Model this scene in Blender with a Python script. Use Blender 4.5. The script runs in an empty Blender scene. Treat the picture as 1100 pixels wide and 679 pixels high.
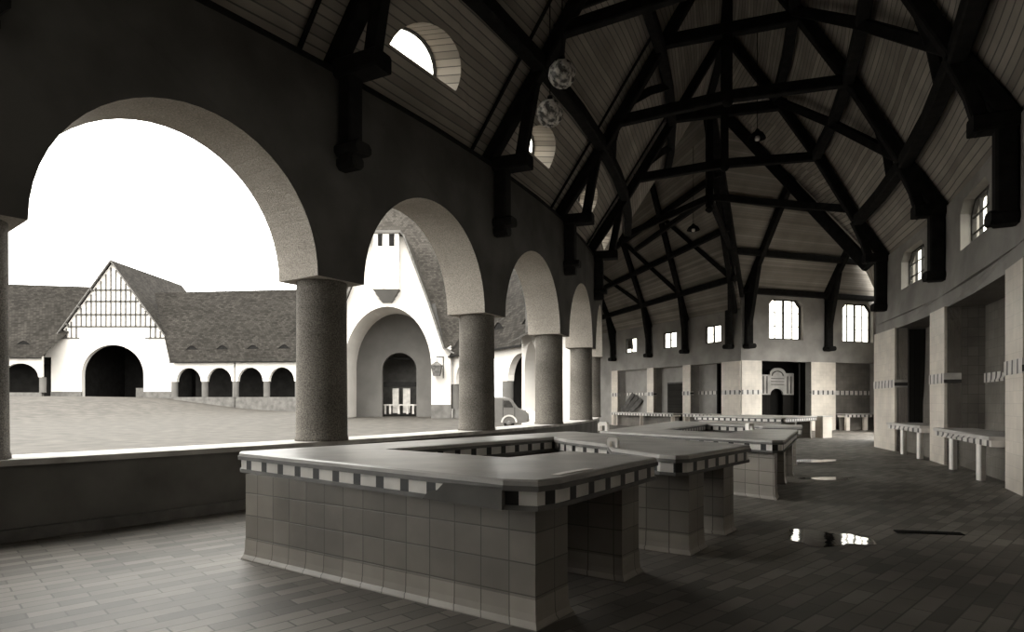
import bpy, math, random
from mathutils import Vector, Matrix
from mathutils.geometry import tessellate_polygon
random.seed(7)
D = bpy.data
COL = bpy.context.scene.collection
R_ = math.radians
V = Vector
F, CX, HY, EYE = 680.0, 550.0, 433.0, 1.55      # focal length and horizon of the 1100x679 frame

def at(px, py, Y):                               # a point at depth Y seen at a pixel
    return V(((px-CX)/F*Y, Y, EYE+(HY-py)/F*Y))

# ------------------------------------------------------------------ materials
def tint(v): return (v, v*0.955, v*0.895, 1)
def new_mat(name, rough=0.8, spec=0.25):
    m = D.materials.new(name); m.use_nodes = True
    nt = m.node_tree; b = nt.nodes['Principled BSDF']
    b.inputs['Roughness'].default_value = rough
    b.inputs['Specular IOR Level'].default_value = spec
    return m, nt, b
def ramp(nt, fac, a, b, p0=0.35, p1=0.65):
    r = nt.nodes.new('ShaderNodeValToRGB')
    r.color_ramp.elements[0].position = p0; r.color_ramp.elements[0].color = tint(a)
    r.color_ramp.elements[1].position = p1; r.color_ramp.elements[1].color = tint(b)
    nt.links.new(fac, r.inputs[0]); return r.outputs[0]
def noise(nt, scale, detail=4, coord='Object', sx=1, sy=1, sz=1):
    tc = nt.nodes.new('ShaderNodeTexCoord'); mp = nt.nodes.new('ShaderNodeMapping')
    mp.inputs['Scale'].default_value = (sx, sy, sz)
    n = nt.nodes.new('ShaderNodeTexNoise'); n.inputs['Scale'].default_value = scale; n.inputs['Detail'].default_value = detail
    nt.links.new(tc.outputs[coord], mp.inputs[0]); nt.links.new(mp.outputs[0], n.inputs['Vector']); return n.outputs['Fac']
def mixc(nt, f, a, b, mode='MULTIPLY'):
    m = nt.nodes.new('ShaderNodeMix'); m.data_type = 'RGBA'; m.blend_type = mode
    if isinstance(f, float): m.inputs['Factor'].default_value = f
    else: nt.links.new(f, m.inputs['Factor'])
    nt.links.new(a, m.inputs['A']); nt.links.new(b, m.inputs['B']); return m.outputs['Result']
def bump(nt, b, h, strength=0.3, dist=0.02):
    n = nt.nodes.new('ShaderNodeBump'); n.inputs['Strength'].default_value = strength; n.inputs['Distance'].default_value = dist
    nt.links.new(h, n.inputs['Height']); nt.links.new(n.outputs[0], b.inputs['Normal'])
def flat(name, v, rough=0.8, spec=0.25, var=0.25, scale=3.0):
    m, nt, b = new_mat(name, rough, spec)
    c = ramp(nt, noise(nt, scale, 5), v*(1-var), v*(1+var))
    nt.links.new(c, b.inputs['Base Color']); return m
def speck(name, v, scale=60, var=0.5, rough=0.9, big=0.25):
    m, nt, b = new_mat(name, rough, 0.15)
    f = noise(nt, scale, 3)
    c = ramp(nt, f, v*(1-var), v*(1+var))
    c2 = ramp(nt, noise(nt, 0.9, 4), 1-big, 1.0)
    nt.links.new(mixc(nt, 1.0, c, c2), b.inputs['Base Color']); bump(nt, b, f, 0.5, 0.02); return m
def tiles(name, v, w, h, mortar=0.006, var=0.12, mv=0.3, rough=0.35, spec=0.4, offset=0.0, coord='UV', rot=0, dirt=0.35, dscale=1.3):
    m, nt, b = new_mat(name, rough, spec)
    tc = nt.nodes.new('ShaderNodeTexCoord'); mp = nt.nodes.new('ShaderNodeMapping'); mp.inputs['Rotation'].default_value = (0, 0, rot)
    br = nt.nodes.new('ShaderNodeTexBrick')
    br.offset = offset; br.squash = 1.0
    br.inputs['Color1'].default_value = tint(v*(1-var)); br.inputs['Color2'].default_value = tint(v*(1+var)); br.inputs['Mortar'].default_value = tint(v*mv)
    br.inputs['Scale'].default_value = 1.0; br.inputs['Mortar Size'].default_value = mortar; br.inputs['Mortar Smooth'].default_value = 0.3
    br.inputs['Brick Width'].default_value = w; br.inputs['Row Height'].default_value = h
    nt.links.new(tc.outputs[coord], mp.inputs[0]); nt.links.new(mp.outputs[0], br.inputs['Vector'])
    c2 = ramp(nt, noise(nt, dscale, 5), 1-dirt, 1.0, 0.3, 0.7)
    nt.links.new(mixc(nt, 1.0, br.outputs['Color'], c2), b.inputs['Base Color'])
    inv = nt.nodes.new('ShaderNodeMath'); inv.operation = 'SUBTRACT'; inv.inputs[0].default_value = 1
    nt.links.new(br.outputs['Fac'], inv.inputs[1]); bump(nt, b, inv.outputs[0], 0.35, 0.01)
    return m
def stripes(name, v, pitch, line=0.12, dark=0.35, axis=1, var=0.22, rough=0.85):
    m, nt, b = new_mat(name, rough, 0.1)
    tc = nt.nodes.new('ShaderNodeTexCoord'); s = nt.nodes.new('ShaderNodeSeparateXYZ'); nt.links.new(tc.outputs['UV'], s.inputs[0])
    d = nt.nodes.new('ShaderNodeMath'); d.operation = 'DIVIDE'; nt.links.new(s.outputs[axis], d.inputs[0]); d.inputs[1].default_value = pitch
    fr = nt.nodes.new('ShaderNodeMath'); fr.operation = 'FRACT'; nt.links.new(d.outputs[0], fr.inputs[0])
    lt = nt.nodes.new('ShaderNodeMath'); lt.operation = 'LESS_THAN'; nt.links.new(fr.outputs[0], lt.inputs[0]); lt.inputs[1].default_value = line
    fl = nt.nodes.new('ShaderNodeMath'); fl.operation = 'FLOOR'; nt.links.new(d.outputs[0], fl.inputs[0])
    wn = nt.nodes.new('ShaderNodeTexWhiteNoise'); wn.noise_dimensions = '1D'; nt.links.new(fl.outputs[0], wn.inputs['W'])
    c = ramp(nt, wn.outputs['Value'], v*(1-var), v*(1+var), 0, 1)
    c2 = ramp(nt, noise(nt, 0.6, 4), 0.7, 1.0); c = mixc(nt, 1.0, c, c2)
    k = nt.nodes.new('ShaderNodeRGB'); k.outputs[0].default_value = tint(v*dark)
    nt.links.new(mixc(nt, lt.outputs[0], c, k.outputs[0], 'MIX'), b.inputs['Base Color']); return m
def checker_band(name, white, dark, pitch, dfrac):           # white tiles with small dark squares, along UV x
    m, nt, b = new_mat(name, 0.35, 0.4)
    tc = nt.nodes.new('ShaderNodeTexCoord'); s = nt.nodes.new('ShaderNodeSeparateXYZ'); nt.links.new(tc.outputs['UV'], s.inputs[0])
    d = nt.nodes.new('ShaderNodeMath'); d.operation = 'DIVIDE'; nt.links.new(s.outputs[0], d.inputs[0]); d.inputs[1].default_value = pitch
    fr = nt.nodes.new('ShaderNodeMath'); fr.operation = 'FRACT'; nt.links.new(d.outputs[0], fr.inputs[0])
    lt = nt.nodes.new('ShaderNodeMath'); lt.operation = 'LESS_THAN'; nt.links.new(fr.outputs[0], lt.inputs[0]); lt.inputs[1].default_value = dfrac
    c = ramp(nt, noise(nt, 3, 4), white*0.75, white*1.05)
    k = nt.nodes.new('ShaderNodeRGB'); k.outputs[0].default_value = tint(dark)
    nt.links.new(mixc(nt, lt.outputs[0], c, k.outputs[0], 'MIX'), b.inputs['Base Color']); return m

M = {}
M['plaster'] = flat('shaded_plaster', 0.085, 0.95, 0.05, 0.18, 1.2)
M['plaster_light'] = flat('light_plaster', 0.34, 0.95, 0.05, 0.16, 1.0)
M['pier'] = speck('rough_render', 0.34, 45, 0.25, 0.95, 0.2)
M['column'] = speck('rough_stone', 0.145, 55, 0.45, 0.95, 0.35)
M['tile_counter'] = tiles('glazed_tile_grey', 0.28, 0.25, 0.22, 0.006, 0.16, 0.5, 0.32, 0.45, 0.0, dirt=0.4)
M['parapet'] = flat('parapet_render', 0.13, 0.85, 0.15, 0.2, 1.5)
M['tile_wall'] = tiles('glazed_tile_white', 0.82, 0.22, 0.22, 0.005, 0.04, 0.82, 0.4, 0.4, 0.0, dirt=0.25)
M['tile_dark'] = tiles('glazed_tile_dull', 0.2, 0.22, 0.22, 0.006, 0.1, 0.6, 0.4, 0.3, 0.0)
M['skirt'] = tiles('cove_tile', 0.42, 0.25, 0.4, 0.006, 0.12, 0.4, 0.4, 0.4, 0.0)
M['band'] = checker_band('checker_edge_tiles', 0.7, 0.015, 0.3, 0.33)
M['wallband'] = checker_band('checker_wall_band', 0.7, 0.06, 0.34, 0.3)
M['top'] = flat('worn_stone_top', 0.38, 0.36, 0.5, 0.2, 2.2)
M['top_light'] = flat('pale_stone_top', 0.5, 0.5, 0.3, 0.15, 2.2)
M['nosing'] = flat('nosing_stone', 0.12, 0.55, 0.3, 0.3, 3)
M['floor'] = tiles('brick_paving', 0.22, 0.44, 0.15, 0.008, 0.38, 0.5, 0.55, 0.35, 0.5, 'Object', R_(-44), 0.5, 0.6)
M['ground'] = speck('courtyard_ground', 0.066, 1.4, 0.2, 0.8, 0.35)
M['timber'] = flat('dark_timber', 0.014, 0.8, 0.12, 0.3, 4)
M['timber_mid'] = flat('weathered_timber', 0.10, 0.85, 0.1, 0.3, 4)
M['boards'] = stripes('ceiling_boards', 0.45, 0.155, 0.16, 0.4)
M['boards_far'] = stripes('ceiling_boards_far', 0.36, 0.155, 0.12, 0.6)
M['lining'] = stripes('dormer_lining', 0.45, 0.16, 0.12, 0.3, 0)
M['rooftile2'] = tiles('clay_roof_tiles_pale', 0.05, 0.24, 0.17, 0.012, 0.32, 0.6, 0.9, 0.05, 0.5, 'UV', 0, 0.35, 0.35)
M['white'] = flat('white_facade', 0.6, 0.9, 0.05, 0.06, 0.5)
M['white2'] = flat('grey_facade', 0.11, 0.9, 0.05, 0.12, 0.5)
M['rooftile'] = tiles('clay_roof_tiles', 0.028, 0.42, 0.3, 0.03, 0.4, 0.6, 0.9, 0.05, 0.5, 'UV', 0, 0.35, 0.35)
M['stone'] = flat('base_stone', 0.11, 0.9, 0.1, 0.2, 1.5)
M['coping'] = flat('coping_stone', 0.38, 0.7, 0.3, 0.25, 3)
M['frame'] = flat('window_frame_paint', 0.05, 0.7, 0.2, 0.2, 4)
M['door_dark'] = stripes('dark_door_boards', 0.02, 0.14, 0.1, 0.4, 0)
M['shutter'] = stripes('shutter_slats', 0.035, 0.07, 0.2, 0.4, 1)
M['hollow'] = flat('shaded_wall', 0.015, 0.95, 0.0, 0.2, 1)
M['panel'] = flat('pale_panel', 0.45, 0.8, 0.1, 0.2, 2)
M['stud'] = flat('stud_timber', 0.09, 0.9, 0.05, 0.2, 3)
M['van'] = flat('van_paint', 0.1, 0.35, 0.5, 0.08, 2)
M['rubber'] = flat('rubber', 0.02, 0.9, 0.1, 0.2, 5)
M['chrome'] = flat('bright_metal', 0.5, 0.3, 0.6, 0.1, 5)
M['enamel'] = flat('white_enamel', 0.95, 0.3, 0.5, 0.05, 5)
M['paper'] = flat('white_paper', 0.85, 0.8, 0.1, 0.05, 5)
M['black'] = flat('black_metal', 0.01, 0.8, 0.08, 0.2, 5)
M['glazing'] = flat('dark_glazing', 0.03, 0.12, 0.6, 0.2, 5)
def glass_mat():
    m = D.materials.new('window_glass'); m.use_nodes = True; nt = m.node_tree; nt.nodes.clear()
    o = nt.nodes.new('ShaderNodeOutputMaterial'); mx = nt.nodes.new('ShaderNodeMixShader')
    t = nt.nodes.new('ShaderNodeBsdfTransparent'); g = nt.nodes.new('ShaderNodeBsdfGlossy'); g.inputs['Roughness'].default_value = 0.05
    t.inputs[0].default_value = (0.95, 0.94, 0.9, 1); mx.inputs[0].default_value = 0.06
    nt.links.new(t.outputs[0], mx.inputs[1]); nt.links.new(g.outputs[0], mx.inputs[2]); nt.links.new(mx.outputs[0], o.inputs[0]); return m
M['glass'] = glass_mat()
def mottled_glass():
    m, nt, b = new_mat('mottled_glass', 0.25, 0.6)
    f = noise(nt, 9, 6)
    nt.links.new(ramp(nt, f, 0.12, 0.95, 0.42, 0.56), b.inputs['Base Color']); bump(nt, b, f, 1.0, 0.05)
    b.inputs['Transmission Weight'].default_value = 0.25; return m
M['globe'] = mottled_glass()
def water_mat():
    m, nt, b = new_mat('puddle_water', 0.05, 0.7)
    b.inputs['Base Color'].default_value = tint(0.02); bump(nt, b, noise(nt, 5, 2), 0.08, 0.02); return m
M['water'] = water_mat()

# ------------------------------------------------------------------ mesh builder
class MB:
    def __init__(s): s.v = []; s.f = []; s.uv = []; s.sm = []; s.mi = []; s.cur = 0
    def face(s, pts, uvs=None, smooth=False):
        i = len(s.v); s.v += [V(p) for p in pts]; s.f.append(list(range(i, i+len(pts))))
        if uvs is None:
            a, b = V(pts[0]), V(pts[1]); n = (b-a).cross(V(pts[-1])-a)
            n = n.normalized() if n.length > 1e-9 else V((0, 0, 1))
            if abs(n.z) > 0.9: uvs = [(p[0], p[1]) for p in pts]
            else:
                h = V((-n.y, n.x, 0)).normalized(); w = n.cross(h)
                uvs = [(V(p).dot(h), V(p).dot(w)) for p in pts]
        s.uv.append(list(uvs)); s.sm.append(smooth); s.mi.append(s.cur)
    def extrude(s, poly, f0, f1, holes=(), smooth=False, back=True, frontmat=0, sidemat=0):
        loops = [poly]+list(holes)
        allp = [p for l in loops for p in l]
        tris = tessellate_polygon([[V((p[0], p[1], 0)) for p in l] for l in loops])
        for t in tris:
            q = [allp[i] for i in t]
            area = (q[1][0]-q[0][0])*(q[2][1]-q[0][1])-(q[2][0]-q[0][0])*(q[1][1]-q[0][1])
            if area < 0: q = q[::-1]
            s.cur = frontmat; s.face([f0(*p) for p in q], q); s.cur = 0
            if back: s.face([f1(*p) for p in q[::-1]], q[::-1])
        for li, l in enumerate(loops):
            d = 0; s.cur = sidemat if li == 0 else 0
            for i in range(len(l)):
                a, b = l[i], l[(i+1) % len(l)]; e = math.hypot(b[0]-a[0], b[1]-a[1])
                A, B, C, E = f0(*a), f0(*b), f1(*b), f1(*a); w = (V(A)-V(E)).length
                s.face([A, E, C, B], [(d, 0), (d, w), (d+e, w), (d+e, 0)], smooth); d += e
        s.cur = 0
    def prism(s, poly, z0, z1, o0=0, o1=0, cap=True):
        p0 = offset(poly, o0) if o0 else poly; p1 = offset(poly, o1) if o1 else poly
        d = 0; n = len(poly)
        for i in range(n):
            j = (i+1) % n; e = math.hypot(poly[j][0]-poly[i][0], poly[j][1]-poly[i][1])
            s.face([(*p0[i], z0), (*p0[j], z0), (*p1[j], z1), (*p1[i], z1)], [(d, z0), (d+e, z0), (d+e, z1), (d, z1)]); d += e
        if cap:
            for t in tessellate_polygon([[V((*p, 0)) for p in p1]]):
                q = [p1[i] for i in t]
                if (q[1][0]-q[0][0])*(q[2][1]-q[0][1])-(q[2][0]-q[0][0])*(q[1][1]-q[0][1]) < 0: q = q[::-1]
                s.face([(*p, z1) for p in q], q)
            for t in tessellate_polygon([[V((*p, 0)) for p in p0]]):
                q = [p0[i] for i in t]
                if (q[1][0]-q[0][0])*(q[2][1]-q[0][1])-(q[2][0]-q[0][0])*(q[1][1]-q[0][1]) > 0: q = q[::-1]
                s.face([(*p, z0) for p in q], q)
    def beam(s, p, q, w, h, up=(0, 0, 1), ch=0.0):
        p, q = V(p), V(q); d = (q-p); L = d.length; d.normalize()
        x = d.cross(V(up))
        if x.length < 1e-4: x = d.cross(V((1, 0, 0)))
        x.normalize(); y = x.cross(d)
        c = min(w, h)*ch
        if c > 0: pr = [(-w/2+c, -h/2), (w/2-c, -h/2), (w/2, -h/2+c), (w/2, h/2-c), (w/2-c, h/2), (-w/2+c, h/2), (-w/2, h/2-c), (-w/2, -h/2+c)]
        else: pr = [(-w/2, -h/2), (w/2, -h/2), (w/2, h/2), (-w/2, h/2)]
        A = [p+x*a+y*b for a, b in pr]; B = [q+x*a+y*b for a, b in pr]; n = len(pr)
        for i in range(n):
            j = (i+1) % n; s.face([A[i], A[j], B[j], B[i]], [(0, i*.2), (0, i*.2+.2), (L, i*.2+.2), (L, i*.2)])
        s.face(A[::-1]); s.face(B)
    def box(s, c, sx, sy, sz, rz=0):
        c = V(c); d = V((math.cos(rz), math.sin(rz), 0))
        s.beam(c-d*sx/2, c+d*sx/2, sy, sz)
    def lathe(s, c, prof, n=32, smooth=True, axis='z', jit=0):
        c = V(c); rings = []
        for r, z in prof:
            ring = []
            for i in range(n):
                a = 2*math.pi*i/n; x, y = r*math.cos(a), r*math.sin(a)
                ring.append(c+(V((x, y, z)) if axis == 'z' else V((x, z, y)) if axis == 'y' else V((z, x, y))))
            rings.append(ring)
        for k in range(len(rings)-1):
            for i in range(n):
                j = (i+1) % n; r = max(prof[k][0], .05)
                s.face([rings[k][i], rings[k][j], rings[k+1][j], rings[k+1][i]],
                       [(i/n*6.28*r, prof[k][1]), ((i+1)/n*6.28*r, prof[k][1]), ((i+1)/n*6.28*r, prof[k+1][1]), (i/n*6.28*r, prof[k+1][1])], smooth)
    def tube(s, pts, r, n=8):
        for a, b in zip(pts[:-1], pts[1:]):
            a, b = V(a), V(b); d = (b-a).normalized(); x = d.cross(V((0, 0, 1)))
            if x.length < 1e-3: x = V((1, 0, 0))
            x.normalize(); y = d.cross(x)
            A = [a+(x*math.cos(6.2832*i/n)+y*math.sin(6.2832*i/n))*r for i in range(n)]; B = [p+(b-a) for p in A]
            for i in range(n): s.face([A[i], A[(i+1) % n], B[(i+1) % n], B[i]], None, True)
            s.face(A[::-1]); s.face(B)
    def build(s, name, mat, parent=None, weld=True):
        me = D.meshes.new(name)
        o0 = V((0, 0, 0))
        if parent is not None: o0 = V(parent['_loc'])
        me.from_pydata([p-o0 for p in s.v], [], s.f)
        uvl = me.uv_layers.new(name='UVMap'); k = 0
        for fi, u in enumerate(s.uv):
            for q in u: uvl.data[k].uv = q; k += 1
        for i, p in enumerate(me.polygons): p.use_smooth = s.sm[i]; p.material_index = s.mi[i]
        if weld:
            import bmesh
            bm = bmesh.new(); bm.from_mesh(me); bmesh.ops.remove_doubles(bm, verts=bm.verts, dist=1e-4); bm.to_mesh(me); bm.free()
        for q in (mat if isinstance(mat, tuple) else (mat,)): me.materials.append(M[q])
        me.update()
        o = D.objects.new(name, me); COL.objects.link(o)
        if parent is not None: o.parent = parent; o['_loc'] = parent['_loc']
        else: o['_loc'] = (0.0, 0.0, 0.0)
        return o
def offset(poly, d):
    n = len(poly); out = []
    ar = sum(poly[i][0]*poly[(i+1) % n][1]-poly[(i+1) % n][0]*poly[i][1] for i in range(n))
    sg = 1 if ar > 0 else -1
    for i in range(n):
        a, b, c = V(poly[i-1]), V(poly[i]), V(poly[(i+1) % n])
        e1 = (b-a).normalized(); e2 = (c-b).normalized()
        n1 = V((e1.y, -e1.x))*sg; n2 = V((e2.y, -e2.x))*sg
        m = n1+n2; m = m/max(0.35, m.dot(m)/2)/1.0
        out.append(tuple(b+m*d*1.0))
    return out
def thing(name, label, cat, loc=(0, 0, 0), group=None):
    o = D.objects.new(name, None); COL.objects.link(o); o.location = loc; o.empty_display_size = 0.2
    o['_loc'] = tuple(float(x) for x in loc); o['label'] = label; o['category'] = cat
    if group: o['group'] = group
    return o
def tag(o, label, cat, group=None):
    o['label'] = label; o['category'] = cat
    if group: o['group'] = group
    return o
def struct(o): o['kind'] = 'structure'; return o
ORD = ['first', 'second', 'third', 'fourth', 'fifth', 'sixth', 'seventh', 'eighth', 'ninth', 'tenth', 'eleventh', 'twelfth']

# ------------------------------------------------------------------ plan of the curved hall
C0 = V((-39.0, 34.6))                       # centre of the ring
RI, RO = 43.5, 53.3                         # inner (arcade) and outer wall faces
thi = lambda k: -40+6.3*k
tho = lambda k: -14.4-5.95*(4-k)
def polar(th, R, Z): return V((C0.x+R*math.cos(R_(th)), C0.y+R*math.sin(R_(th)), Z))
def pos(k, R, Z):
    f = (R-RI)/(RO-RI); return polar(thi(k)*(1-f)+tho(k)*f, R, Z)
SP, HEAD = 3.58, 6.95
PROF_I = [(43.0, 6.95), (44.55, 9.35), (46.1, 11.8), (48.1, 15.1)]
PROF_O = [(53.5, 6.35), (52.55, 7.95), (51.3, 10.25), (50.0, 12.3), (48.1, 15.1)]
PC = V((12.3, 34.0)); EE = V((6.4, 46.5)); X0 = pos(5, 48.1, 15.1)
KMIN = -3

# floor -------------------------------------------------------------
mb = MB()
ths = [-75+i*2.5 for i in range(33)]
inner = [polar(t, 42.9, 0) for t in ths]; outer = [polar(t, 55, 0) for t in ths]
for i in range(len(ths)-1): mb.face([inner[i], outer[i], outer[i+1], inner[i+1]])
mb.face([polar(5, 42.9, 0), polar(5, 55, 0), (14, 50, 0), (0, 50, 0)])
mb.face([(14.0, 20, -.006), (26, 20, -.006), (26, 42, -.006), (9.0, 42, -.006), (9, 36, -.006)])
struct(mb.build('floor', 'floor'))
# courtyard ground ---------------------------------------------------
def gz(x, y):
    a = min(1, max(0, (-33-x)/26)); b = min(1, max(0, (y-38)/50)); a = a*a*(3-2*a); b = b*b*(3-2*b)
    return -0.04+0.33*b+2.2*a*b
mb = MB(); N = 60
gx = lambda i: -160+i*5.0; gy = lambda j: -60+j*5.0
for i in range(60):
    for j in range(52):
        q = [(gx(i), gy(j)), (gx(i+1), gy(j)), (gx(i+1), gy(j+1)), (gx(i), gy(j+1))]
        mb.face([(x, y, gz(x, y)) for x, y in q], [(x, y) for x, y in q], True)
struct(mb.build('courtyard_ground', 'ground'))

# arcade wall --------------------------------------------------------
def arcmap(thc, R):
    return lambda s, z: polar(thc+math.degrees(s/43.0), R, z)
hb = 43.0*R_(6.3)/2; AH, AR = hb-0.485, 1.95
def arch_bay(thc, name):
    mb = MB(); n = 28
    arch = [(AH*math.cos(math.pi*i/n), SP+AR*math.sin(math.pi*i/n)) for i in range(n+1)]
    m = 8
    top = [(-hb+2*hb*i/m, HEAD+0.05) for i in range(m+1)]
    poly = [(hb, SP)]+[(hb, SP+(HEAD+.05-SP)*1.0)]
    poly = top+[(hb, SP)]+arch+[(-hb, SP)]
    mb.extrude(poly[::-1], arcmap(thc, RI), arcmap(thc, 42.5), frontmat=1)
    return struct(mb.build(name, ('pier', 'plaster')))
bays = list(range(KMIN, 6))
for k in bays: arch_bay((thi(k)+thi(k+1))/2, 'wall_arcade')
# inside skin is the same wall: its backlit shade is put into the colour
def para(th0, th1, name, z0, z1, r0, r1, mat, off=0):
    mb = MB(); n = max(2, int((th1-th0)/1.2)); pl = []
    for i in range(n+1):
        t = th0+(th1-th0)*i/n
        pl.append(t)
    for a, b in zip(pl[:-1], pl[1:]):
        i0, i1, o0, o1 = (polar(a, r1, 0), polar(b, r1, 0), polar(a, r0, 0), polar(b, r0, 0))
        la, lb = R_(a)*43, R_(b)*43
        mb.face([(*i0.xy, z0), (*i1.xy, z0), (*i1.xy, z1), (*i0.xy, z1)][::-1], [(la, z0), (lb, z0), (lb, z1), (la, z1)][::-1])
        mb.face([(*o0.xy, z0), (*o1.xy, z0), (*o1.xy, z1), (*o0.xy, z1)], [(la, z0), (lb, z0), (lb, z1), (la, z1)])
        mb.face([(*i0.xy, z1), (*i1.xy, z1), (*o1.xy, z1), (*o0.xy, z1)][::-1], [(la, 0), (lb, 0), (lb, .7), (la, .7)][::-1])
        mb.face([(*i0.xy, z0), (*i1.xy, z0), (*o1.xy, z0), (*o0.xy, z0)], [(la, 0), (lb, 0), (lb, .7), (la, .7)])
    return struct(mb.build(name, mat))
para(thi(KMIN), thi(6), 'wall_parapet', 0, 0.85, 42.62, 43.28, 'parapet')
para(thi(KMIN), thi(6), 'trim_1', 0.85, 0.92, 42.52, 43.36, 'coping')
para(thi(KMIN), thi(6), 'baseboard_parapet', 0, 0.14, 42.58, 43.33, 'nosing')
# columns
names = {0: 'nearest thick round stone column, cut by the left edge of the photo',
         1: 'big dark round stone column rising behind the left end of the near counter',
         2: 'round stone column between the arch with the gabled gateway and the arch with the van',
         3: 'pale round stone column just right of the parked van',
         4: 'fourth round stone column from the big dark one, lit on its whole courtyard side',
         5: 'slim far round stone column, last of the arcade row in view'}
for k in range(KMIN, 7):
    c = polar(thi(k), 43.0, 0.92)
    lab = names.get(k, 'round stone column of the arcade, beyond the ones in the photo')
    mb = MB(); mb.lathe(c, [(0, 0), (0.44, 0), (0.44, .05), (0.425, .08), (0.415, 1.3), (0.41, SP-.92)], 48); tag(mb.build('column', 'column'), lab, 'column', 'arcade columns')

# solid end of the inner wall, beyond the arcade ----------------------
def strwall(name, p, q, z0, z1, t, mat, side=1, holes=(), parent=None, extra=None):
    p, q = V(p), V(q); d = (q-p); L = d.length; d.normalize(); n = V((d.y, -d.x))*side
    f0 = lambda s, z: V((*(p+d*s), z)); f1 = lambda s, z: V((*(p+d*s+n*t), z))
    mb = MB(); mb.extrude(extra or [(0, z0), (L, z0), (L, z1), (0, z1)], f0, f1, holes)
    return mb.build(name, mat, parent)
K6 = polar(thi(6), RI, 0).xy
FLN = (V((1.6, 46.6))-K6).length
ah_ = lambda c: [(c-1.9, .95), (c+1.9, .95)]+[(c+1.9*math.cos(math.pi*i/20), 3.58+2.2*math.sin(math.pi*i/20)) for i in range(21)]
struct(strwall('wall_far_inner', K6, (1.6, 46.6), 0, 6.45, .9, 'white', -1, [ah_(6.3), ah_(11.2)]))
struct(strwall('wall_far_end', (1.0, 46.6), (7.0, 46.6), 0, 14, .3, 'plaster', -1))
# hall end behind the camera
a, b = polar(thi(KMIN), 42.5, 0).xy, polar(tho(KMIN), 54.2, 0).xy
struct(strwall('wall_back', a, b, 0, 15.5, .3, 'plaster', 1))

# outer wall: curved, with niches and small high windows --------------
RW0, RW1 = RO, 54.1
NH = 3.95
def owall_map(R): return lambda s, z: polar(s, R, z)        # s in degrees
pil = {4: (-15.55, -13.2), 3: (-20.6, -19.2)}
def pilr(k): return pil.get(k, (tho(k)-.62, tho(k)+.62))
def chamf(s0, s1, z0, z1, c, cz): return [(s0, z0), (s1, z0), (s1, z1-cz), (s1-c, z1), (s0+c, z1), (s0, z1-cz)]
edges_top = []
def densify(l, maxd=0.7):
    out = []
    for i in range(len(l)):
        a, b = l[i], l[(i+1) % len(l)]
        n = max(1, int(abs(b[0]-a[0])/maxd))
        for j in range(n): out.append((a[0]+(b[0]-a[0])*j/n, a[1]+(b[1]-a[1])*j/n))
    return out
WIN = []
for k in range(KMIN, 4):
    s0, s1 = pilr(k)[1], pilr(k+1)[0]            # niche span (degrees)
    e0, e1 = (pilr(k)[0]+pilr(k)[1])/2, (pilr(k+1)[0]+pilr(k+1)[1])/2
    if k == 3: e1 = -13.2
    sc = (s0+s1)/2+.15
    hw = 1.2
    hole = chamf(sc-hw, sc+hw, 5.1, 6.22, .3, .25)
    poly = densify([(e0, 4.3), (e1, 4.3), (e1, 6.5), (e0, 6.5)])
    mb = MB(); mb.extrude(poly, owall_map(RW0), owall_map(RW0+.4), [hole]); mb.uv = [[(u*0.93, v) for u, v in f] for f in mb.uv]
    struct(mb.build('wall_outer_upper', 'plaster_light'))
    poly = densify([(e0, 0), (s0, 0), (s0, NH), (s1, NH), (s1, 0), (e1, 0), (e1, 4.3), (e0, 4.3)])
    # tile UV: rescale degrees to metres
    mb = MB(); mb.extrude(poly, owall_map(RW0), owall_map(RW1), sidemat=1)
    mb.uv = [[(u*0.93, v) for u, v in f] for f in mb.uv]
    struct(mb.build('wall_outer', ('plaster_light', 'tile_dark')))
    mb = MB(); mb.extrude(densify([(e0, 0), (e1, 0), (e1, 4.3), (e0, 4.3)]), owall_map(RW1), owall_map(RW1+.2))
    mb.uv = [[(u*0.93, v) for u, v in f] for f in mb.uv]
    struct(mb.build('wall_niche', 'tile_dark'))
    WIN.append((sc, hw))
def window(idx, fmap, s0, s1, z0, z1, cs, cz, nx, ny, bar, depth, unit):
    # fmap(depth)(s, z); bars measured in s via 'unit' metres per s
    mb = MB(); t = bar/unit
    out = chamf(s0, s1, z0, z1, cs, cz); inn = chamf(s0+t, s1-t, z0+bar, z1-bar, cs, cz)
    mb.extrude(out, fmap(depth), fmap(depth+.09), [inn])
    fr = struct(mb.build('window_%d' % idx, 'frame'))
    for i in range(1, nx):
        s = s0+(s1-s0)*i/nx; w = t*(1.5 if nx == 2 else .45 if not (nx == 4 and i == 2) else 1.4)
        b = MB(); b.extrude([(s-w/2, z0), (s+w/2, z0), (s+w/2, z1-.02), (s-w/2, z1-.02)], fmap(depth+.01), fmap(depth+.08)); b.build('mullion', 'frame', fr)
    for j in range(1, ny):
        z = z0+(z1-z0)*j/ny; w = bar*.35
        b = MB(); b.extrude([(s0, z-w/2), (s1, z-w/2), (s1, z+w/2), (s0, z+w/2)], fmap(depth+.02), fmap(depth+.07)); b.build('glazing_bar', 'frame', fr)
    b = MB(); b.extrude(inn, fmap(depth+.04), fmap(depth+.05)); b.build('pane', 'glass', fr)
    return fr
wi = 1
for sc, hw in WIN:
    window(wi, lambda d: owall_map(RW0+d), sc-hw, sc+hw, 5.1, 6.22, .3, .25, 4, 3, .05, .22, .93); wi += 1
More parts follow.
